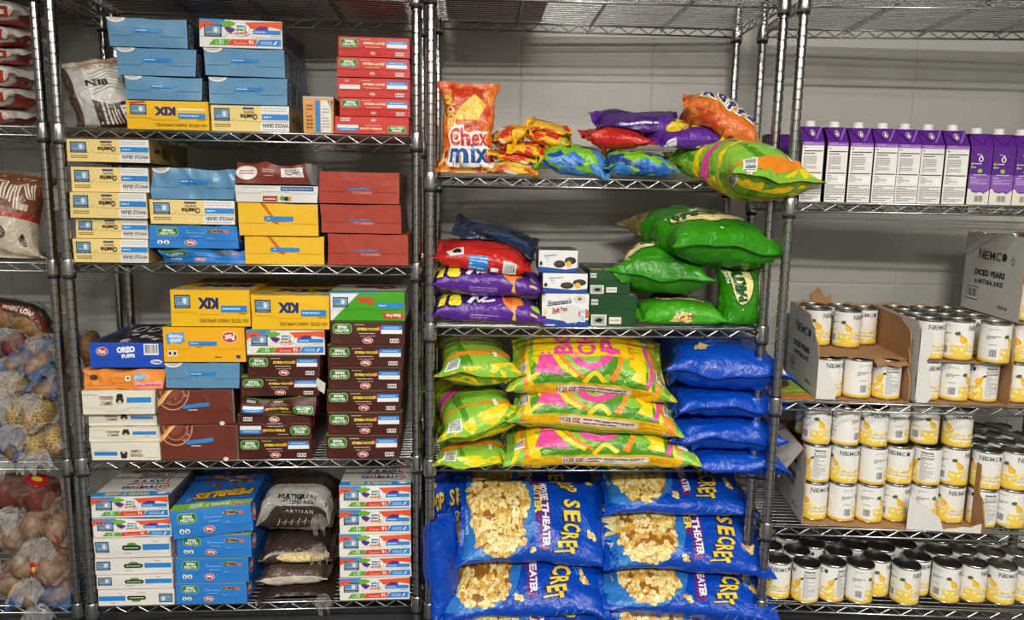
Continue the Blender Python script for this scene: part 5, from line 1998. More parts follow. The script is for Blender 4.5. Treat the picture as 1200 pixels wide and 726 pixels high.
def can_print():
    p = Print()
    C = CIRC
    h = CH - .010
    p.rect(-C / 2, 0, C / 2, h, '#ebe8e2', 0)
    p.rect(-C / 2, 0, C / 2, .0065, '#e8bd2c', 1)
    rg = random.Random(3)
    # heap of yellow dice with a V of white above
    def heap(x0, x1, top, seed):
        r2 = random.Random(seed)
        p.rect(x0, .004, x1, top(.5 * (x0 + x1)) - .006, '#efcf57', 1)
        n = int((x1 - x0) / .0022)
        for i in range(n):
            x = r2.uniform(x0 + .004, x1 - .004)
            y = .006 + (top(x) - .010) * r2.random() ** .8
            s = r2.uniform(.0045, .0072)
            a = r2.uniform(0, 3)
            q = [(x + s * math.cos(a + b) * .9, y + s * math.sin(a + b) * .75) for b in (0, 1.3, 2.9, 4.4)]
            c = r2.choice(['#f8e79a', '#fbf0be', '#f0cf4a', '#f6e088', '#e3b52e', '#fcf3cf'])
            p.poly(q, c, 2 + (i % 6) * .4)
            p.poly([((u - x) * .55 + x - .0006, (w - y) * .55 + y + .0008) for u, w in q], '#fdf5d6' if i % 2 else '#f4d970', 2.2 + (i % 6) * .4)
    heap(-.068, .052, lambda x: .050 - .008 * math.cos(x * 60), 5)
    # pears either side of the lettering
    def pear(x, y, k, a, c='#eab11e'):
        ca, sa = math.cos(a), math.sin(a)
        T = lambda u, w: (x + k * (u * ca - w * sa), y + k * (u * sa + w * ca))
        prof = [(0, 1.05), (.16, 1.0), (.22, .75), (.3, .45), (.46, .1), (.5, -.2), (.36, -.48), (0, -.56)]
        pts = prof + [(-u, w) for u, w in prof[::-1][1:-1]]
        p.poly([T(*q) for q in pts], c, 5)
        p.poly([T(u * .5 - .12, w * .7) for u, w in pts], '#f4c944', 5.3)
        p.line([T(0, 1.0), T(.03, 1.22), T(.1, 1.38)], k * .07, '#4a3418', 5.5)
    pear(-.040, .052, .0165, .62)
    pear(.040, .052, .0165, -.62)
    p.poly([(-.024, .070), (.024, .070), (.004, .040), (-.003, .039)], '#ebe8e2', 4.6)
    p.poly([(-.062, .0685), (-.057, .073), (-.050, .0735), (-.0475, .069), (-.052, .064), (-.059, .0635)], '#2f5a22', 6)
    p.line([(-.061, .066), (-.049, .071)], .0008, '#7fae5a', 6.5)
    p.ell(.0525, .0665, .0045, .0032, '#2f5a22', 6, 10, .5)
    for i, (c, k) in enumerate(zip('NEMCO', (1.12, .9, .9, .9, .95))):
        x = -.0235 + .0122 * i
        p.text(c, x, .0835, .0125 * k, '#46505c', 6, 0, .02, .0105)
        p.text(c, x - .0004, .0838, .0105 * k, '#7c868e', 6.4, 0, -.01, .009)
    p.ell(.0262, .0838, .0035, .0042, '#1f2c3c', 6.6, 10)
    p.text('DICED PEARS', .001, .0265, .0085, '#6a5a1a', 6.0, 0, .10, .058)
    p.text('DICED PEARS', .001, .0265, .0080, '#ffffff', 6.4, 0, .05, .057)
    p.text('IN NATURAL JUICE', .001, .0155, .0055, '#ffffff', 6.4, 0, .04, .046)
    # nutrition panel
    x0 = .056
    p.text('Nutrition Facts', x0 + .016, .088, .0055, '#1c1c1e', 4, 0, .04, .030)
    p.rect(x0, .080, x0 + .034, .0812, '#1c1c1e', 3)
    p.lines(x0, .073, x0 + .034, .0795, 2, '#3a3a3c', 3, 4, .5)
    p.rect(x0, .070, x0 + .034, .0718, '#1c1c1e', 3)
    p.lines(x0, .032, x0 + .034, .069, 9, '#6a6a6c', 3, 7, .34)
    p.rect(x0, .0295, x0 + .034, .0303, '#1c1c1e', 3)
    p.lines(x0, .010, x0 + .034, .028, 6, '#8a8a8c', 3, 9, .34)
    # barcode panel
    x0 = -.0985
    p.lines(x0, .080, x0 + .026, .089, 2, '#9a9a9c', 3, 11, .35)
    p.lines(x0 - .004, .058, x0 + .029, .070, 3, '#5a5a5c', 3, 12, .45)
    p.lines(x0 + .002, .044, x0 + .022, .048, 1, '#9a9a9c', 3, 13, .5)
    p.barcode(x0 + .003, .010, x0 + .024, .036, 3, 14)
    return p


def make_can():
    t = thing('pear_can', 'x', 'can')
    r = CR
    g = Geo()
    prof = [(0, .0022), (r - .004, .0022), (r - .003, 0), (r - .0005, 0), (r + .0004, .0012), (r + .0004, .0034), (r - .0006, .0046),
            (r - .0006, CH - .0046), (r + .0004, CH - .0034), (r + .0006, CH - .001), (r, CH)]
    for a, c in zip(prof[:-1], prof[1:]): g.lathe([a, c], 36)
    g.build('can_body', [M_TIN], t)
    g = Geo()
    z = CH
    prof = [(r, z), (r - .0022, z), (r - .003, z - .0038), (r - .0052, z - .0044), (r - .0064, z - .0030), (r - .0092, z - .0030), (r - .010, z - .0038),
            (r - .015, z - .0036), (r - .0158, z - .0030), (r - .0175, z - .0036), (.0001, z - .0036)]
    for a, c in zip(prof[:-1], prof[1:]): g.lathe([a, c], 36)
    g.build('lid', [M_LID], t)
    sk = Skin(lambda c: board(c, .38))
    pr = can_print()
    base = Print(); base.items = pr.items[:1]
    R0 = r - .0002

    def mp(q, off):
        a = -PI / 2 + q[:, 0] / (CIRC / (2 * PI))
        rr = R0 + off
        return np.stack([rr * np.cos(a), rr * np.sin(a), .005 + q[:, 1]], 1)
    # white wrap
    n = 40
    xs = np.linspace(-CIRC / 2, CIRC / 2, n + 1)
    hh = CH - .010
    v = np.concatenate([mp(np.stack([xs, np.zeros(n + 1)], 1), 0), mp(np.stack([xs, np.full(n + 1, hh)], 1), 0)])
    sk.add(v, [(i, i + 1, n + 2 + i, n + 1 + i) for i in range(n)], '#ebe8e2', True)
    pr.items = pr.items[1:]
    sk.lay(pr, mp, .004, base=.0003, smooth=False, lstep=.00006)
    sk.build('paper_label', t)
    return t


CAN0 = make_can()
_used = [False]
CANS = []


def can(label, unit, u, v, z, turn, group, tilt=(0, 0), keep=False):
    if not _used[0]:
        o = CAN0; _used[0] = True
    else:
        o = copy_tree(CAN0)
    o.matrix_world = UMAT[unit] @ Matrix.Translation((u, v, z)) @ Matrix.Rotation(R_(tilt[0]), 4, 'X') @ Matrix.Rotation(R_(tilt[1]), 4, 'Y') @ Matrix.Rotation(R_(turn), 4, 'Z')
    o['label'] = label
    o['group'] = group
    return o


def relax(pts, it=80, d=2 * CR + .0026, fixed=0):
    p = np.array(pts, float)
    for _ in range(it):
        for i in range(len(p)):
            for j in range(i + 1, len(p)):
                e = p[j] - p[i]
                l = np.hypot(*e)
                if l < d:
                    k = (d - l) / 2 * e / (l + 1e-9)
                    p[i] -= k; p[j] += k
        p[:, 1] = np.clip(p[:, 1], .020, DEPTH - CR - .004)
        p[:, 0] = np.maximum(p[:, 0], .0175 + CR)
    return p


# turn angle that shows: 0 front lettering, 65 leaf and pear, 150 barcode panel, -115 nutrition panel
A_, LEAF, INFO, NUT, RP = 0, 62, 138, -118, -55
FRONT_WORD = {A_: 'showing its lettering', LEAF: 'showing leaf and pear', INFO: 'showing its barcode panel', NUT: 'showing its nutrition panel', RP: 'showing a pear and yellow dice'}
# --- bottom shelf
z = SHELF[4][3] + .0005
row1 = [(.0545, .048, A_), (.128, .034, NUT), (.2035, .043, -80), (.2780, .043, 108), (.344, .078, LEAF), (.405, .045, 48), (.462, .098, 30), (.523, .062, 70), (.604, .068, 52), (.677, .060, 5), (.752, .070, -30)]
row2 = [(.0545, .128, 0), (.1128, .111, 90), (.1774, .157, -60), (.2385, .118, 150), (.3074, .148, 10), (.385, .150, -90), (.458, .176, 20), (.545, .138, 120), (.617, .146, 60), (.690, .139, 0), (.765, .146, 10)]
row3 = [(.0545, .206, 0), (.130, .190, 30), (.2462, .195, 60), (.335, .222, 10), (.412, .226, 0), (.50, .215, 0), (.58, .218, 0), (.654, .214, 0), (.73, .222, 0)]
row4 = [(.09, .27, 0), (.185, .268, 0), (.275, .275, 0), (.365, .296, 0), (.45, .298, 0), (.54, .292, 0), (.62, .292, 0), (.70, .290, 0)]
allr = [q[:2] for q in row1 + row2 + row3 + row4]
rp = relax(allr)
k = 0
for ri, row in enumerate((row1, row2, row3, row4)):
    for i, q in enumerate(row):
        lab = 'pear can on the bottom right shelf, %s row, %s from left' % (['front', 'second', 'third', 'rearmost'][ri], ORD[i])
        if ri == 0 and q[2] in FRONT_WORD: lab = 'pear can ' + FRONT_WORD[q[2]] + ', %s from left in front row, bottom right shelf' % ORD[i]
        can(lab, 4, rp[k][0], rp[k][1], z, q[2] + random.uniform(-4, 4), 'pear cans on the bottom shelf')
        k += 1

# --- cardboard trays
M_KRAFT, nt, b = new_mat('kraft_board')
varied(nt, b, lin('#a67c50'), .10, 30)
b.inputs['Roughness'].default_value = .8
bump(nt, b, 1, .25, .004, 2, 'NOISE', (4, 4, 320))
M_WBOARD = board('#d9d6cf', .6)


def ragged(a, b, n, amp, seed):
    rg = random.Random(seed)
    out = []
    for i in range(n + 1):
        t = i / n
        x, y = a[0] + (b[0] - a[0]) * t, a[1] + (b[1] - a[1]) * t
        if 0 < i < n:
            x += rg.uniform(-amp, amp); y += rg.uniform(-amp, amp)
        out.append((x, y))
    return out


def slab(name, outline, o, ex, ey, thick, m_out, m_in, parent, pr=None):
    """flat board; outline in (s, t) along ex, ey from o; its outer face looks along ex x ey"""
    o, ex, ey = Vector(o), Vector(ex), Vector(ey)
    nz = ex.cross(ey).normalized()
    def mp(q, off):
        q = np.asarray(q, float)
        return np.array(o)[None] + q[:, :1] * np.array(ex)[None] + q[:, 1:2] * np.array(ey)[None] + np.array(nz)[None] * off
    sk = Skin(lambda c: board(c, .6))
    t = geometry.tessellate_polygon([[Vector((p[0], p[1], 0)) for p in outline]])
    v0, v1 = mp(outline, 0), mp(outline, -thick)
    n = len(outline)
    sk.add(v0, t, m_out)
    sk.add(v1, [q[::-1] for q in t], m_in)
    sk.add(np.concatenate([v0, v1]), [(i, (i + 1) % n, n + (i + 1) % n, n + i) for i in range(n)], M_KRAFT)
    if pr: sk.lay(pr, mp, None, base=.0002)
    return sk.build(name, parent)


def case_print(l, h, seed=0):
    p = Print()
    c = '#2a3038'
    for i, ch in enumerate('NEMCO'):
        p.text(ch, l * (.30 + .098 * i), h * (.735 if i else .75), h * (.13 if i == 0 else .105), c, 3, -1, .015, l * .085)
    p.ell(l * .695, h * .735, h * .035, h * .045, c, 4, 12)
    st = []
    for i in range(10):
        rr = h * (.055 if i % 2 == 0 else .022)
        a = PI / 2 + i * PI / 5
        st.append((l * .83 + rr * math.cos(a), h * .70 + rr * math.sin(a)))
    p.line(st + st[:2], h * .009, c, 3)
    p.text('DICED PEARS', l * .47, h * .51, h * .07, c, 3, 0, .05, l * .52)
    p.text('in NATURAL JUICE', l * .47, h * .39, h * .055, c, 3, 0, .04, l * .48)
    p.barcode(l * .10, h * .16, l * .30, h * .30, 3, 8)
    p.line([(l * .09, h * .15), (l * .31, h * .15), (l * .31, h * .31), (l * .09, h * .31), (l * .09, h * .15)], h * .01, c, 3)
    p.text('24/15 oz', l * .74, h * .13, h * .04, c, 3, 0, .03, l * .16)
    return p


def tray(name, label, unit, u, v, z, yaw, w, d, h, left_top, right_out, front=None, divider=None, seed=0, lprint=True, back=True, right=True, top_rag=True):
    root = thing(name, label, 'cardboard tray', UMAT[unit] @ Matrix.Translation((u, v, z)) @ Matrix.Rotation(R_(yaw), 4, 'Z'), 'cardboard can trays')
    T = .003
    # left panel: s from back (0) to front (d)
    slab('side_panel', left_top, (0, d, 0), (0, -1, 0), (0, 0, 1), T, M_WBOARD, M_KRAFT, root, case_print(d, h, seed) if lprint else None)
    if right:
        slab('side_panel', right_out, (w, 0, 0), (0, 1, 0), (0, 0, 1), T, M_WBOARD, M_KRAFT, root)
    if back:
        slab('back_panel', [(0, 0), (w, 0)] + ragged((w, h), (0, h), 12, .006, seed + 3), (w, d, 0), (-1, 0, 0), (0, 0, 1), T, M_WBOARD, M_KRAFT, root)
    slab('base_panel', [(0, 0), (w, 0)] + ragged((w, d), (0, d), 6, .0, 1), (0, 0, .0015), (1, 0, 0), (0, 1, 0), .0015, M_KRAFT, M_WBOARD, root)
    if divider:
        slab('divider_sheet', divider[0], (0, 0, divider[1]), (1, 0, 0), (0, 1, 0), .002, M_KRAFT, M_KRAFT, root)
    if front:
        slab('torn_front', front, (0, 0, 0), (1, 0, 0), (0, 0, 1), T, M_WBOARD, M_KRAFT, root)
    return root


# third shelf (index 2): left block three layers high in a torn tray, right block two layers high
z2 = SHELF[4][2] + .0005
zb = z2 + .0025
G2 = 'pear cans on the third shelf'
W2, D2, H2 = .470, .30, .205
lt = [(0, 0), (D2, 0)] + ragged((D2, .006), (D2 - .004, .19), 9, .004, 21) + [(D2 - .02, H2), (0, H2)]
rt = [(0, 0), (D2, 0), (D2, H2)] + ragged((.06, H2), (-.004, .05), 9, .01, 22) + [(-.012, .03), (0, .0)]
fr = [(.275, .0), (W2, 0)] + [(W2, .03), (W2 - .02, .022)] + ragged((W2 - .03, .016), (.37, .006), 6, .004, 24) + [(.365, .02)] + ragged((.36, .035), (.285, .09), 6, .006, 25) + [(.275, .098)]
t2 = tray('can_tray', 'torn white cardboard tray with brown folded-out flap, third shelf', 4, .098, .012, z2, -3.0, W2, D2, H2, lt, rt, fr, None, 31)
# flap folded outwards from the left panel's top edge
fe = [(0.02, 0), (D2 - .03, 0), (D2 - .015, .105), (.03, .085)]
slab('folded_flap', fe, (-.0005, D2, H2), (0, -1, 0), Vector((-.62, 0, -.78)).normalized(), .003, M_KRAFT, M_WBOARD, t2)
bu = [(.140 + .0755 * i) for i in range(6)]
patt = {0: [A_ + 12, INFO, 105, LEAF, 110, 10], 1: [NUT, A_, INFO, -28, NUT - 20, LEAF], 2: [LEAF, INFO + 22, 14, INFO - 10, LEAF + 8, A_]}
vofs = [.066, .062, .060, .072, .070, .074]
for lay in range(3):
    for i in range(6):
        u, v = bu[i] + .004 + (-.006 if lay == 2 else 0), vofs[i]
        if lay == 2 and i in (3, 4): v += .024; u += (-.002, .002)[i - 3]
        if lay == 2 and i == 5: u += .006
        lab = 'pear can in the left three-high block, %s layer, %s from left, third shelf' % (['bottom', 'middle', 'top'][lay], ORD[i])
        can(lab, 4, u, v, zb + (CH + .0007) * lay, patt[lay][i] + random.uniform(-4, 4), G2)
for i in range(6):
    for lay in (0, 1, 2):
        if lay == 2 or i in (3, 4):
            can('pear can behind the three-high block front, %s layer, %s from left' % (['bottom', 'middle', 'top'][lay], ORD[i]), 4, bu[i] + .009 - (.006 if lay == 2 else 0), vofs[i] + .0765 + (.024 if lay == 2 and i in (3, 4) else .0),
                zb + (CH + .0007) * lay, [40, 80, 150, -30, 60, 20][i], G2)
ru = [.601 + .0757 * i for i in range(3)]
rv = [.058, .135, .212, .289]
for lay in range(2):
    for j in range(4):
        if lay == 0 and j > 0: 
            continue
        for i in range(3):
            tn = [[NUT + 8, LEAF + 6, 150], [-14, 22, 60]][lay][i] if j == 0 else random.uniform(0, 360)
            can('pear can in the right two-high block, %s layer, %s row, %s from left' % (['lower', 'upper'][lay], ['front', 'second', 'third', 'rearmost'][j], ORD[i]), 4,
                ru[i] + (.036 if j % 2 else 0.0) * 0 + .004 * j, rv[j], z2 + (CH + .0007) * lay, tn, G2)
for i in range(3):   # what the rear upper cans stand on
    for j in (1, 2, 3):
        can('pear can under the upper layer of the right block, %s row, %s from left' % (['', 'second', 'third', 'rearmost'][j], ORD[i]), 4, ru[i] + .004 * j, rv[j], z2, 0, G2)

# second shelf of the unit (index 1)
z1 = SHELF[4][1] + .0005
zc = z1 + .0025
G1 = 'pear cans on the second shelf'
TW, TD, TH = .236, .312, .222
lt = [(0, 0), (TD - .002, 0)] + ragged((TD - .002, .01), (TD - .006, .12), 7, .004, 41) + ragged((TD - .02, .15), (TD - .10, TH - .01), 6, .008, 42) + [(.05, TH), (0, TH + .0)]
rt = [(0.0, 0), (TD, 0), (TD, TH)] + ragged((.10, TH - .004), (.02, TH - .03), 5, .006, 43) + ragged((.012, TH - .05), (.016, .09), 6, .010, 44) + ragged((.0, .07), (0, .0), 4, .006, 45)
dv = (ragged((.002, .03), (TW - .003, .02), 12, .016, 46) + [(TW - .003, TD - .004), (.002, TD - .004)], CH + .0062)
t1 = tray('can_tray', 'torn white cardboard tray with brown inside and seven cans, second shelf left', 4, .112, .020, z1, -3.5, TW, TD, TH, lt, rt,
          [(0, 0), (.05, 0)] + ragged((.052, .03), (.02, .10), 5, .004, 47) + [(0, .11)], dv, 48)
slab('torn_flap', ragged((0, 0), (.06, 0), 3, .003, 49) + ragged((.06, .03), (0, .03), 5, .02, 50), (.06, TD, TH - .002), (1, 0, 0), (0, .3, 1), .003, M_KRAFT, M_WBOARD, t1)
slab('torn_flap', ragged((0, 0), (.085, 0), 3, .002, 51) + ragged((.085, .05), (0, .045), 5, .014, 52), (TW - .09, .03, CH + .006), (1, .1, 0), (.0, -.92, -.34), .002, M_KRAFT, M_KRAFT, t1)
for i, (u, tn) in enumerate(((.1555, 15), (.2315, INFO), (.3075, NUT + 6))):
    can('pear can on the floor of the left torn tray, %s from left, second shelf' % ORD[i], 4, u - .003 * (2 - i) * 0, .062 - .004 * i, zc, tn, G1)
for i, (u, v, tn) in enumerate(((.172, .213, 48), (.2475, .190, 48), (.316, .245, -12))):
    can('pear can on the divider of the left torn tray, %s from left, second shelf' % ORD[i], 4, u, v, zc + CH + .0045, tn, G1)
for i, (u, v) in enumerate(((.184, .2905), (.259, .2825))):
    can('pear can at the back of the left torn tray, %s from left' % ORD[i], 4, u, v, zc + CH + .0045, 30, G1)
# middle tray
lt = [(0, 0), (TD, 0)] + ragged((TD, .01), (TD - .012, .06), 4, .003, 61) + ragged((TD - .004, .08), (TD - .006, TH - .03), 6, .004, 62) + [(TD - .03, TH - .006), (0, TH)]
rt = [(0, 0), (TD, 0), (TD, TH)] + ragged((.03, TH - .02), (-.004, .09), 6, .008, 63) + ragged((-.006, .07), (0, 0), 4, .006, 64)
dv = (ragged((.002, .012), (TW - .003, .012), 8, .004, 65) + [(TW - .003, TD - .004), (.002, TD - .004)], CH + .0052)
t1b = tray('can_tray', 'white cardboard tray full of pear cans in the middle of the second shelf', 4, .3685, .012, z1, -2.5, TW, TD, TH, lt, rt,
           [(0, 0), (.03, 0)] + ragged((.045, .02), (.03, .09), 4, .005, 66) + [(.02, .115), (.03, .13), (.03, .19), (.0, .2)], dv, 68)
for lay in range(2):
    for j in range(4):
        if lay == 0 and j > 0: continue
        for i in range(3):
            u, v = .4130 + .0748 * i + .0033 * j, .060 + .0750 * j - .0033 * i
            tn = [[22, 100, NUT + 12], [14, LEAF - 8, 98]][lay][i] if j == 0 else random.uniform(0, 360)
            tl = (0, 0)
            zz = zc + (CH + .0035) * lay
            if lay == 1 and j == 0 and i == 2:
                v -= .030; u += .002
            can('pear can in the middle tray, %s layer, %s row, %s from left' % (['lower', 'upper'][lay], ['front', 'second', 'third', 'rearmost'][j], ORD[i]), 4, u, v, zz, tn, G1, tl)
# right tray and the closed-sided case standing on it
lt = [(0, 0), (TD, 0)] + ragged((TD, .01), (TD - .008, .08), 5, .006, 71) + ragged((TD + .0, .1), (TD - .006, TH - .02), 6, .007, 72) + [(TD - .02, TH - .004), (0, TH - .004)]
t1c = tray('can_tray', 'white cardboard tray at the right edge carrying the lettered case', 4, .6085, .012, z1, -2.0, TW, TD, CH * 2, lt, [(0, 0), (TD, 0), (TD, TH - .006), (.0, TH - .006)], None, None, 73)
for lay in range(2):
    for j in range(2):
        for i in range(3):
            can('pear can in the right-edge tray, %s layer, %s row, %s from left' % (['lower', 'upper'][lay], ['front', 'second'][j], ORD[i]), 4, .6525 + .0748 * i + .0026 * j, .058 + .0750 * j - .0026 * i, zc + (CH + .0007) * lay, [[LEAF, 10, 70], [20, LEAF, 0]][lay][i], G1)
lt = [(0, 0), (TD, 0)] + ragged((TD, .01), (TD - .003, TH - .01), 8, .004, 81) + [(TD - .01, TH - .002)] + ragged((TD - .03, TH), (0, TH + .004), 9, .004, 82)
z3 = z1 + .0025 + 2 * CH + .0028
t1d = tray('can_case', 'large white lettered case of pear cans on top of the right tray', 4, .6085, .010, z3, -4.0, TW, TD, TH, lt, [(0, 0), (TD, 0), (TD, TH), (0, TH)], None, (ragged((.002, .002), (TW - .003, .002), 4, .0, 83) + [(TW - .003, TD - .004), (.002, TD - .004)], CH + .005), 84)
for lay in range(2):
    for j in range(4):
        if lay == 0 and j > 0: continue
        for i in range(3):
            can('pear can in the large lettered case, %s layer, %s row, %s from left' % (['lower', 'upper'][lay], ['front', 'second', 'third', 'rearmost'][j], ORD[i]), 4,
                .6540 + .0748 * i + .0053 * j, .056 + .0750 * j - .0053 * i, z3 + .0022 + (CH + .0042) * lay, [[LEAF, 10, 70], [50, LEAF, 0]][lay][i], 'pear cans in the lettered case')
# printed sheet lying under the left tray
rt_ = thing('printed_sheet', 'flat lime, orange and brown printed sheet under the left can tray', 'cardboard sheet', UMAT[4] @ Matrix.Translation((.022, .012, z1)))
p = Print()
p.rect(0, 0, .088, .30, '#8fae3a', 1)
p.ell(.02, .20, .055, .09, '#5a2a1c', 2, 20)
p.poly([(0, 0), (.09, 0), (.08, .05), (.03, .03), (0, .06)], '#d9702a', 2)
p.line([(0, .10), (.04, .075), (.088, .09)], .016, '#c8c23a', 3)
p.lines(.04, .05, .085, .08, 3, '#5a7a2a', 3, 3)
p.items = [(np.stack([np.clip(v[:, 0], 0, .088), np.clip(v[:, 1], 0, .3)], 1), t, c, L) for v, t, c, L in p.items]
slab('sheet', [(0, 0), (.088, 0), (.088, .30), (0, .30)], (0, 0, .003), (1, 0, 0), (0, 1, 0), .0025, M_WBOARD, M_KRAFT, rt_, p)

# ------------------------------------------------------------------ drink cartons on the upper right shelf
M_CAP = plain('#e9e7e2', .4, name='white_cap_plastic')


def drink_carton(name, label, u, v, z, yaw, w, d, h, kind):
    root = thing(name, label, 'drink carton', UMAT[4] @ Matrix.Translation((u, v, z)) @ Matrix.Rotation(R_(yaw), 4, 'Z'), 'drink cartons on the upper right shelf')
    sl, sb = .040, .030                         # height and depth of the sloping top panel
    hf = h - sl if kind == 'facts' else h - .034
    sbk = sb if kind == 'facts' else .02
    PUR, DP = '#5a2385', '#3a1560'
    x0, x1 = -w / 2, w / 2
    V = [(x0, 0, 0), (x1, 0, 0), (x1, d, 0), (x0, d, 0), (x0, 0, hf), (x1, 0, hf), (x1, sbk, h), (x0, sbk, h), (x1, d, h), (x0, d, h)]
    sk = Skin(lambda c: board(c, .32))
    sk.add(V, [(3, 2, 1, 0)], DP); sk.add(V, [(0, 1, 5, 4)], '#e8e5df' if kind == 'facts' else PUR); sk.add(V, [(4, 5, 6, 7)], PUR)
    sk.add(V, [(7, 6, 8, 9)], PUR); sk.add(V, [(2, 3, 9, 8)], PUR)
    sk.add(V, [(1, 2, 8, 6), (1, 6, 5)], '#2c1646'); sk.add(V, [(0, 4, 7), (0, 7, 9, 3)], '#1e1a22')
    f = Face(w, hf)
    if kind == 'facts':
        f.r(0, 0, 1, .06, '#8a5aae', 1)
        f.small(.08, .0, .95, .05, 2, '#c4a8d8', 2, 3)
        f.small(.06, .08, .96, .115, 1, '#2a2a2c', 2, 4)
        f.r(.08, .145, .95, .16, '#26262a', 2)
        f.small(.08, .175, .6, .21, 1, '#3a3a3c', 2, 5)
        f.small(.08, .23, .7, .48, 9, '#8a8a8a', 2, 6)
        f.r(.05, .505, .95, .52, '#26262a', 2)
        f.small(.06, .54, .66, .66, 4, '#9a9a9a', 2, 7)
        f.r(.62, .56, .93, .68, '#f2efe9', 2)
        f.small(.05, .70, .97, .97, 9, '#7c7c7c', 2, 8)
    else:
        f.p([(0, .72), (.1, .72), (.2, .78), (.4, .80), (.6, .78), (.75, .81), (1, .74), (1, 1), (0, 1)], '#e2dccf', 1)
        f.p([(0, .48), (1, .48), (1, .72), (.75, .79), (.6, .76), (.4, .78), (.2, .76), (.1, .70), (0, .70)], '#8a5aae', 1)
        f.small(.28, .115, .70, .145, 1, '#e8e0f0', 2, 2)
        f.e(.48, .21, .11, .05, '#f4f2f6', 2); f.p([(.48, .13), (.58, .19), (.38, .19)], '#f4f2f6', 2); f.e(.48, .215, .055, .03, '#2a1a3a', 3)
        for k in range(2):
            f.e(.11, .29 + .06 * k, .06, .022, '#8cc63a', 2)
            f.small(.2, .272 + .06 * k, .92, .31 + .06 * k, 1, '#e4daf0', 2, 3 + k)
        f.e(.48, .415, .11, .036, '#8cc63a', 2)
        f.small(.2, .465, .8, .5, 1, '#d8c8e6', 2, 6)
        f.small(.08, .52, .92, .545, 1, '#efe8f6', 2, 7)
        f.small(.1, .56, .9, .65, 4, '#c8b4da', 2, 8)
        Face.barcode(f, .30 * w, .03 * hf, .78 * w, .165 * hf, 3, 9, bg='#e2dccf')
    sk.lay(f, lambda q, off: np.stack([q[:, 0] - w / 2, -off, q[:, 1]], 1) if False else np.stack([q[:, 0] - w / 2, np.full(len(q), -off), q[:, 1]], 1), None)
    t = Face(w, 1.0)
    k = math.hypot(sbk, h - hf)
    s = Face(w, k)
    s.ln([(.02, .05), (.45, .85)], .05, '#2c1048', 2)
    if kind == 'facts':
        s.ln([(.98, .05), (.62, .85)], .09, '#8a62ae', 2)
        s.e(.52, .42, .115, .20, '#f2f0f4', 2); s.e(.52, .42, .10, .17, '#1c1620', 3); s.e(.52, .46, .055, .10, '#f2f0f4', 4); s.p([(.52, .26), (.565, .42), (.475, .42)], '#f2f0f4', 4)
    else:
        s.ln([(.98, .05), (.55, .85)], .05, '#2c1048', 2)
    ny, nz = (h - hf) / k, sbk / k
    sk.lay(s, lambda q, off: np.stack([q[:, 0] - w / 2, q[:, 1] * nz - off * ny, hf + q[:, 1] * ny + off * nz], 1), None)
    sk.build('carton_body', root)
    g = Geo()
    r = .0125
    n = 30
    cx, cy = (.004 if kind == 'facts' else 0.0), sbk + .019
    prof = [(r + .002, h), (r + .002, h + .003), (r, h + .0032)]
    for a, c in zip(prof[:-1], prof[1:]): g.lathe([a, c], n, (cx, cy, 0))
    v, fcs = [], []
    for zz, rr in ((h + .0032, r), (h + .0135, r), (h + .0150, r - .0014)):
        for i in range(n):
            a = 2 * PI * i / n
            q = rr - (.0006 if i % 2 and zz < h + .014 else 0)
            v.append((cx + q * math.cos(a), cy + q * math.sin(a), zz))
    for kk in range(2):
        for i in range(n):
            j = (i + 1) % n
            fcs.append((kk * n + i, kk * n + j, (kk + 1) * n + j, (kk + 1) * n + i))
    fcs.append(tuple(range(2 * n, 3 * n)))
    g.add(v, fcs)
    g.build('screw_cap', [M_CAP], root)
    return root


z0 = SHELF[4][0] + .0005
xs = [936.5, 966.5, 995.5, 1023.5, 1051.5, 1079, 1107, 1135]
us_ = [hit(4, x, 192, .004)[0] for x in xs]
for i in range(7):
    a, b2 = us_[i], us_[i + 1]
    h = hit(4, (xs[i] + xs[i + 1]) / 2, 148 + i * .8, .03)[1] - z0
    drink_carton('drink_carton', 'purple and white drink carton with fact panel, %s from left in the front row' % ORD[i], max(a + .001, .015) / 2 + b2 / 2 if i == 0 else (a + b2) / 2, .004 + .002 * (i % 3), z0, random.uniform(-1, 1),
                 (b2 - a) - .0025 - (.008 if i in (1, 0) else 0), .088, h, 'facts')
xp = [1135.5, 1162, 1189, 1216]
for i in range(3):
    a, b2 = hit(4, xp[i], 196, .012)[0], hit(4, xp[i + 1], 196, .012)[0]
    h = hit(4, xp[i] + 13, 156.5 + i, .03)[1] - z0
    drink_carton('drink_carton', 'purple drink carton with green ticks and barcode, %s of the right trio' % ORD[i], (a + b2) / 2 + .001, .012, z0, 0, (b2 - a) - .002, .075, h, 'ticks')
for i, (px, vv) in enumerate(((911, .215), (934, .22))):
    u = hit(4, px, 190, vv)[0]
    drink_carton('drink_carton', 'purple drink carton %s in the back row behind the post' % ['leftmost', 'second'][i], max(u, .02), vv, z0, 0, .055, .07, .187, 'ticks')
# ------------------------------------------------------------------ bread and flour packs
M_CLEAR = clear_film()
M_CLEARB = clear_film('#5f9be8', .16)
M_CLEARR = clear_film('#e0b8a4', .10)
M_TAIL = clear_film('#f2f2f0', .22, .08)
M_SMOKE = clear_film('#b9b2aa', .30, .16)


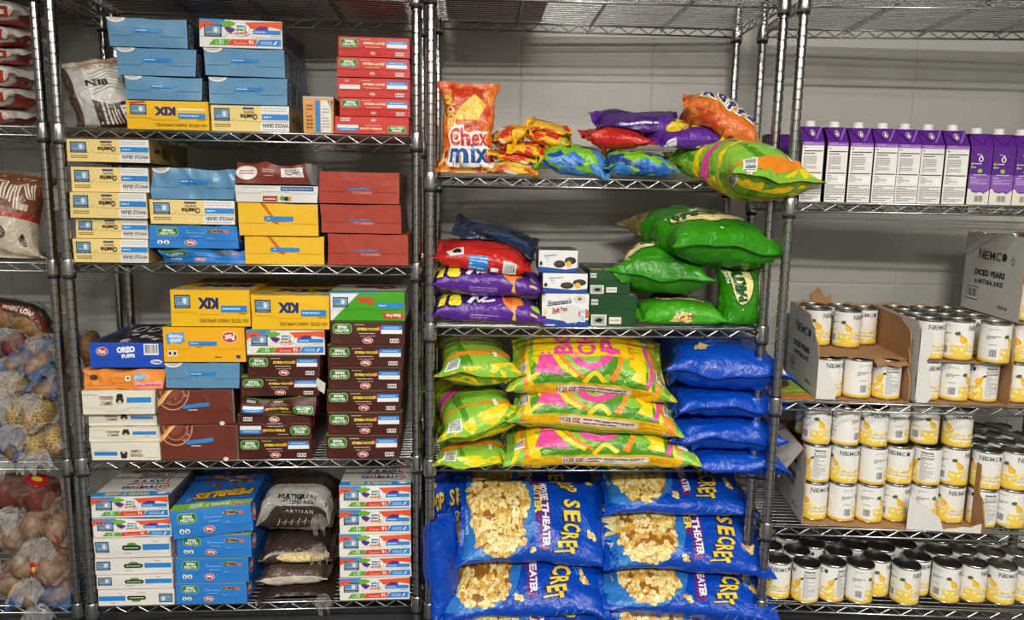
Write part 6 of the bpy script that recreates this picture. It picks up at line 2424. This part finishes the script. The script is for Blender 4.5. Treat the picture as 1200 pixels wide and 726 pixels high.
def crust(c1, c2, seeds, name):
    k = ('crust', c1, c2, seeds)
    if k not in _M:
        m, nt, b = new_mat(name)
        tc = nt.nodes.new('ShaderNodeTexCoord')
        t = nt.nodes.new('ShaderNodeTexVoronoi' if seeds else 'ShaderNodeTexNoise')
        t.inputs['Scale'].default_value = 150 if seeds else 40
        nt.links.new(tc.outputs['Object'], t.inputs['Vector'])
        cr = nt.nodes.new('ShaderNodeValToRGB')
        cr.color_ramp.elements[0].position = .28 if seeds else .35
        cr.color_ramp.elements[1].position = .42 if seeds else .7
        cr.color_ramp.elements[0].color = lin(c2) + (1,)
        cr.color_ramp.elements[1].color = lin(c1) + (1,)
        nt.links.new(t.outputs[0], cr.inputs[0])
        nt.links.new(cr.outputs[0], b.inputs['Base Color'])
        b.inputs['Roughness'].default_value = .75
        bump(nt, b, 50, .4, .006)
        _M[k] = m
    return _M[k]


M_ROLL = crust('#b3945a', '#4e3418', True, 'seeded_crust')
M_LOAF = crust('#a07a48', '#6a4624', False, 'loaf_crust')
M_PALE = crust('#a58c70', '#6a5140', False, 'pale_crust')
M_RED = crust('#7a352a', '#4a201a', False, 'red_filling')


def lump(name, L, W, T, mat, parent, seed, n=20):
    """a loaf: rounded, lumpy, a little flattened"""
    v, f = [], []
    m = n // 2
    pts = []
    for i in range(m + 1):
        a = PI * i / m
        for j in range(n):
            t = 2 * PI * j / n
            pts.append((math.cos(a), math.sin(a) * math.cos(t), math.sin(a) * math.sin(t)))
    p = np.array(pts)
    p = np.sign(p) * np.abs(p) ** .8
    q = p * (L / 2, W / 2, T / 2)
    q *= (1 + .05 * wob(p, seed, 3.0) + .03 * wob(p, seed + 1, 8))[:, None]
    for i in range(m):
        for j in range(n):
            k = (j + 1) % n
            f.append((i * n + j, i * n + k, (i + 1) * n + k, (i + 1) * n + j))
    return mesh_obj(name, q, f, mat, parent=parent, smooth=True)


def tail(parent, at, w, l, mat, seed, droop=.5, yaw=0.0):
    """gathered open end of a wrapper: a ruffled fan of film"""
    rg = random.Random(seed)
    na, nb = 22, 7
    v, f = [], []
    ph = rg.uniform(0, 6)
    for i in range(na + 1):
        a = (i / na - .5) * 2
        for j in range(nb + 1):
            t = j / nb
            ww = w * (.25 + .75 * t ** .7)
            x = a * ww / 2
            y = -l * t * (1 - .25 * a * a) + .004 * math.sin(a * 9 + ph)
            zz = -droop * l * t * t + .012 * t * math.sin(a * 8 + ph) + .006 * t * math.sin(a * 19 + ph * 2)
            v.append((x, y, zz))
    for i in range(na):
        for j in range(nb):
            f.append((i * (nb + 1) + j, (i + 1) * (nb + 1) + j, (i + 1) * (nb + 1) + j + 1, i * (nb + 1) + j + 1))
    o = mesh_obj('film_tail', v, f, mat, parent=parent, smooth=True)
    o.matrix_world = at @ Matrix.Rotation(R_(yaw), 4, 'Z')
    return o


# brown wrapped loaves in the cereal unit, bottom shelf
GB = 'wrapped loaves between the cereal stacks'
zD2 = SHELF[2][3]
BR = '#3b2d27'
lo = [((311, 397, 663, 705), .095, 'brown wrapped loaf at the bottom of the loaf pile', 0), ((314, 394, 639, 668), .065, 'wrapped loaf with cut crumb face showing in the loaf pile', 1),
      ((314, 396, 614, 643), .066, 'brown wrapped loaf under the topmost lettered one', 2), ((309, 399, 553, 618), .14, 'brown wrapped loaf with black lettering on top of the loaf pile', 3)]
for (bx, T, lab, i) in lo:
    p = Print()
    W = .25
    if i == 3:
        p.rect(-.1, .022, .1, .11, '#97928c', 1)
        p.poly([(-.1, .03), (-.1, -.02), (-.075, .0), (-.05, .025), (0, .034), (.06, .022), (.1, .02), (.1, .05)], '#97928c', 1)
        p.text('MULTIGRAIN', .004, .052, .017, '#151517', 3, -3, .07, .105)
        p.text('OAT BREAD SLICES', .006, .036, .010, '#1c1c1e', 3, -3, .04, .10)
        p.lines(-.02, .026, .06, .031, 1, '#2c2c2e', 3, 3)
    if i in (0, 3):
        p.text('ARTISAN', .012, .008, .007, '#b8aca2', 3, -4, .03, .075, spacing=1.4)
        for k in range(6):
            x = -.05 + .018 * k
            p.line([(x, -.025), (x + .008, -.004), (x + .014, -.016), (x + .024, -.008)], .0028, '#b5a89c', 3)
        p.poly([(-.1, -.045), (.1, -.04), (.1, -.1), (-.1, -.1)], '#8f8982', 1)
    if i == 1:
        p.rect(-.1, -.02, .1, .016, '#c9bfae', 1)
        p.rect(-.1, -.09, .1, -.018, '#a39d95', 2)
    if i == 2:
        p.rect(-.1, .012, .1, .024, '#8f8982', 1); p.rect(-.1, -.06, .1, -.020, '#8f8982', 1)
        p.poly([(-.02, .015), (.0, -.005), (.012, .014), (.005, -.03), (.02, -.05), (-.015, -.05), (-.01, -.02)], '#b5aca0', 2)
    kw = dict(zmin=zD2 + .002, only_v=0) if i == 0 else {}
    r, sh = bag('bread_bag', lab, 'bread', GB, 2, bx, .115, T, (6, [1, -2, 1, 1][i], [2, -2, 1, -1][i]), BR if i != 1 else '#5a4a3e', p, W=W, seed=500 + i, ears=.02, lumps=1.1, squar=3.0, full=5, pleats=1.3, **kw)
    cz = hit(2, 355, (bx[2] + bx[3]) / 2, .01)[1]
    m = UMAT[2] @ Matrix.Translation((hit(2, (bx[0] + bx[1]) / 2, 640, .01)[0], .006, cz))
    if i == 1:
        lump('bread_slice', .155, .05, .026, crust('#e6cf96', '#b08a4a', True, 'crumb'), r, 77).matrix_world = m @ Matrix.Translation((0, .010, .004))
    if i in (0, 2, 3):
        tail(r, m @ Matrix.Translation(([.052, 0, .040, .046][i], -.004, -T * .28)), .055, .035, M_SMOKE, 60 + i, 1.0, 25)

# crumpled brown and white pouch on the upper shelf
p = Print()
p.poly([(-.02, .02), (.085, .02), (.08, .11), (.0, .12), (-.03, .08)], '#d9d4ca', 1)
p.poly([(.07, .0), (.10, .0), (.10, .14), (.07, .14)], '#a8927a', 1)
for k in range(7):
    p.line([(.005 + .009 * k, .04), (.015 + .009 * k, .07), (.0 + .009 * k, .10)], .0015, '#6a5c50', 3)
p.barcode(-.085, .02, -.035, .06, 3, 12); p.lines(-.08, .065, -.01, .1, 6, '#d8d2c8', 3, 4)
p.text('NIB', .03, .09, .016, '#2a2420', 4, -90, .05)
p.line([(-.10, .115), (.095, .125)], .030, '#b8b6b2', 2)
bag('snack_pouch', 'crumpled brown and silver pouch at the left end of the upper cereal shelf', 'snack bag', None, 2, (75, 150, 70, 158), .07, .075, (10, -12, 18), '#4c3a30', p, L=.205, W=.185, seed=520, stand=True, lumps=1.7, zmin=SHELF[2][0] + .001, du=.012)

# left unit: flour-tortilla packs, upper shelf
zz = SHELF[1][0] + .001
tops = [(127, .0), (104, .0), (78, 0), (56, 0), (31, 0), (3, 0)]
prev = 147.5
for i, (yt, _) in enumerate(tops):
    T = (hit(1, 20, yt, .03)[1] - hit(1, 20, prev, .03)[1]) * 1.04
    p = Print()
    p.rect(-.14, -.10, .14, -.062, '#b3352a', 1); p.rect(-.14, -.026, .14, -.019, '#b3352a', 1)
    p.rect(.02, -.017, .085, .016, '#b3352a', 2); p.rect(.027, -.012, .078, .012, '#8a3a2a', 3)
    p.text('Tortillas', .052, .0, .010, '#e8d8c8', 4, 0, .04, .044)
    p.barcode(-.03, -.016, .008, .014, 3, 5 + i)
    p.poly([(.10, -.03), (.15, -.03), (.15, .06), (.11, .05)], '#a8845a', 1)
    p.ell(-.08, .02, .025, .03, '#d8d2c6', 1, 14)
    bag('tortilla_pack', 'white and red wrapped pack, %s in the pile at the upper left edge' % stackword(i, 6), 'bread', 'wrapped packs at the upper left edge', 1, (-62, 44, yt, prev), .10, T, (3, random.uniform(-2, 2), random.uniform(-3, 3)), '#dcd8d0', p,
        W=.19, seed=540 + i, squar=3.6, full=5, pleats=.5, ears=.02, lumps=1.1, **(dict(zmin=zz, only_v=0) if i == 0 else {}))
    prev = yt
# big brown and cream bag
p = Print()
p.rect(.0, -.02, .16, .30, '#7a4a30', 1); p.rect(-.012, -.02, .004, .30, '#a83a2c', 2)
p.rect(-.16, -.02, -.012, .30, '#c9bba6', 1)
for (x, y, a) in ((.055, .075, 20), (.055, .135, -10)):
    q = Print()
    q.line([(-.03, -.035), (-.015, .03), (.0, .035), (.012, -.01), (.03, -.02), (.02, .03)], .012, '#efe8dc', 4)
    q.line([(-.03, -.035), (-.015, .03), (.0, .035), (.012, -.01), (.03, -.02), (.02, .03)], .005, '#9a7a60', 5)
    p.join(q.moved(x, y, .95, -90 + a))
p.lines(.012, .03, .03, .2, 2, '#d8c8b0', 3, 5)
for (x, y) in ((-.07, .06), (-.055, .12), (-.09, .17)):
    for k in range(3):
        p.ell(x + .006 * k, y, .017 - .005 * k, .014 - .004 * k, ['#3a241a', '#6a4a36', '#2a1812'][k], 3 + k, 12)
bag('snack_bag', 'large brown and cream bag with white script at the left edge', 'snack bag', None, 1, (-70, 56, 196, 306), .06, .13, (16, 6, 6), '#c2b39c', p, stand=True, W=.32, seed=560, lumps=1.3, zmin=SHELF[1][1] + .001, du=-.012)


def clear_bag(label, box, v, T, kind, seed, group, rot=(12, 0, 0), film_m=None, fill=.86, pr=None):
    L = max(.09, hit(1, box[1], box[2], v)[0] - hit(1, box[0], box[2], v)[0]) * 1.12
    W = .15
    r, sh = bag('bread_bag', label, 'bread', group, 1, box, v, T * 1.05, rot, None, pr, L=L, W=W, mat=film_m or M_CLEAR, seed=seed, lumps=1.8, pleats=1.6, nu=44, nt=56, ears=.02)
    n = 1 if L < .12 else 2
    for k in range(n):
        o = lump('bread_roll', L * .82 / n, W * .72, T * fill, kind, r, seed + k * 5)
        o.location = ((k - (n - 1) / 2) * L * .40, 0, 0)
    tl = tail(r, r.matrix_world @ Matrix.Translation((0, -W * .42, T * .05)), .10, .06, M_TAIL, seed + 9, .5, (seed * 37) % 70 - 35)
    return r


GR = 'clear bags of bread on the third left shelf'
PB = Print()
PB.rect(-.2, .035, .2, .065, '#6a2c1e', 2); PB.rect(-.2, .065, .2, .08, '#2a2422', 2); PB.rect(-.2, .08, .2, .13, '#8a8680', 2)
PB.text('WHEAT LOAF', .02, .05, .014, '#e6d8c4', 4, 0, .05, .09); PB.lines(-.05, .085, .08, .12, 4, '#2a2422', 4, 3)
PR_ = Print()
PR_.poly([(-.02, .0), (.02, -.012), (.045, .01), (.02, .035), (-.015, .03)], '#b3201c', 2); PR_.ell(.012, .012, .014, .008, '#e8c83a', 4, 10)
clear_bag('clear bag of sliced loaf with dark printed band, top of the bread pile', (-25, 64, 346, 402), .16, .115, M_LOAF, 601, GR, (20, 14, 0), pr=PB)
clear_bag('clear bag of dark red filling behind the blue printed bag', (-20, 36, 385, 424), .09, .085, M_RED, 602, GR, (10, -6, 0))
clear_bag('clear bag with seeded roll touching the left post', (32, 80, 386, 434), .09, .10, M_ROLL, 603, GR, (15, 10, 8))
clear_bag('clear bag with blue print in the middle of the bread pile', (12, 62, 404, 440), .03, .065, M_PALE, 604, GR, (20, 8, -6), M_CLEARB)
clear_bag('clear bag with seeded roll at the left edge, middle of the pile', (-14, 40, 424, 470), .05, .10, M_ROLL, 605, GR, (12, -6, 4))
clear_bag('clear bag with blue-tinted film beside the post, middle height', (38, 82, 432, 470), .07, .08, M_PALE, 606, GR, (12, 6, 0), M_CLEARB)
clear_bag('clear bag with large seeded roll, lower middle of the pile', (12, 62, 462, 508), .03, .105, M_ROLL, 607, GR, (14, 16, -8))
clear_bag('clear bag with seeded roll low beside the post', (34, 82, 496, 536), .035, .095, M_ROLL, 608, GR, (10, -14, 6))
clear_bag('clear bag with cut roll at the bottom left of the pile', (-12, 36, 502, 541), .035, .09, M_LOAF, 609, GR, (10, 4, 0), M_CLEARB)
clear_bag('clear bag of bread far back between the posts', (72, 118, 372, 446), .22, .13, M_LOAF, 610, GR, (10, 0, 10))
GR = 'clear bags of bread on the bottom left shelf'
clear_bag('clear bag with reddish bread, topmost on the bottom left shelf', (-10, 72, 552, 606), .09, .12, M_RED, 621, GR, (16, 4, 0), M_CLEARR, pr=PR_.moved(.03, .06))
clear_bag('clear bag with pale bread beside the post, bottom left shelf', (28, 84, 590, 640), .06, .105, M_PALE, 622, GR, (14, 12, 8), M_CLEARR, pr=PR_.moved(.04, -.01, .7))
clear_bag('clear bag with pale bread at the left edge, bottom left shelf', (-20, 40, 602, 652), .05, .105, M_PALE, 623, GR, (12, -8, 0))
clear_bag('clear bag with red label and pale bread, lower middle, bottom left shelf', (14, 82, 636, 684), .03, .10, M_PALE, 624, GR, (16, 6, -4), M_CLEARR, pr=PR_)
clear_bag('clear bag with brown bread at the lower left corner', (-20, 40, 655, 706), .04, .105, M_LOAF, 625, GR, (10, 2, 0))
clear_bag('clear bag with blue print lowest beside the post', (24, 90, 674, 708), .03, .075, M_PALE, 626, GR, (12, 0, 0), M_CLEARB)
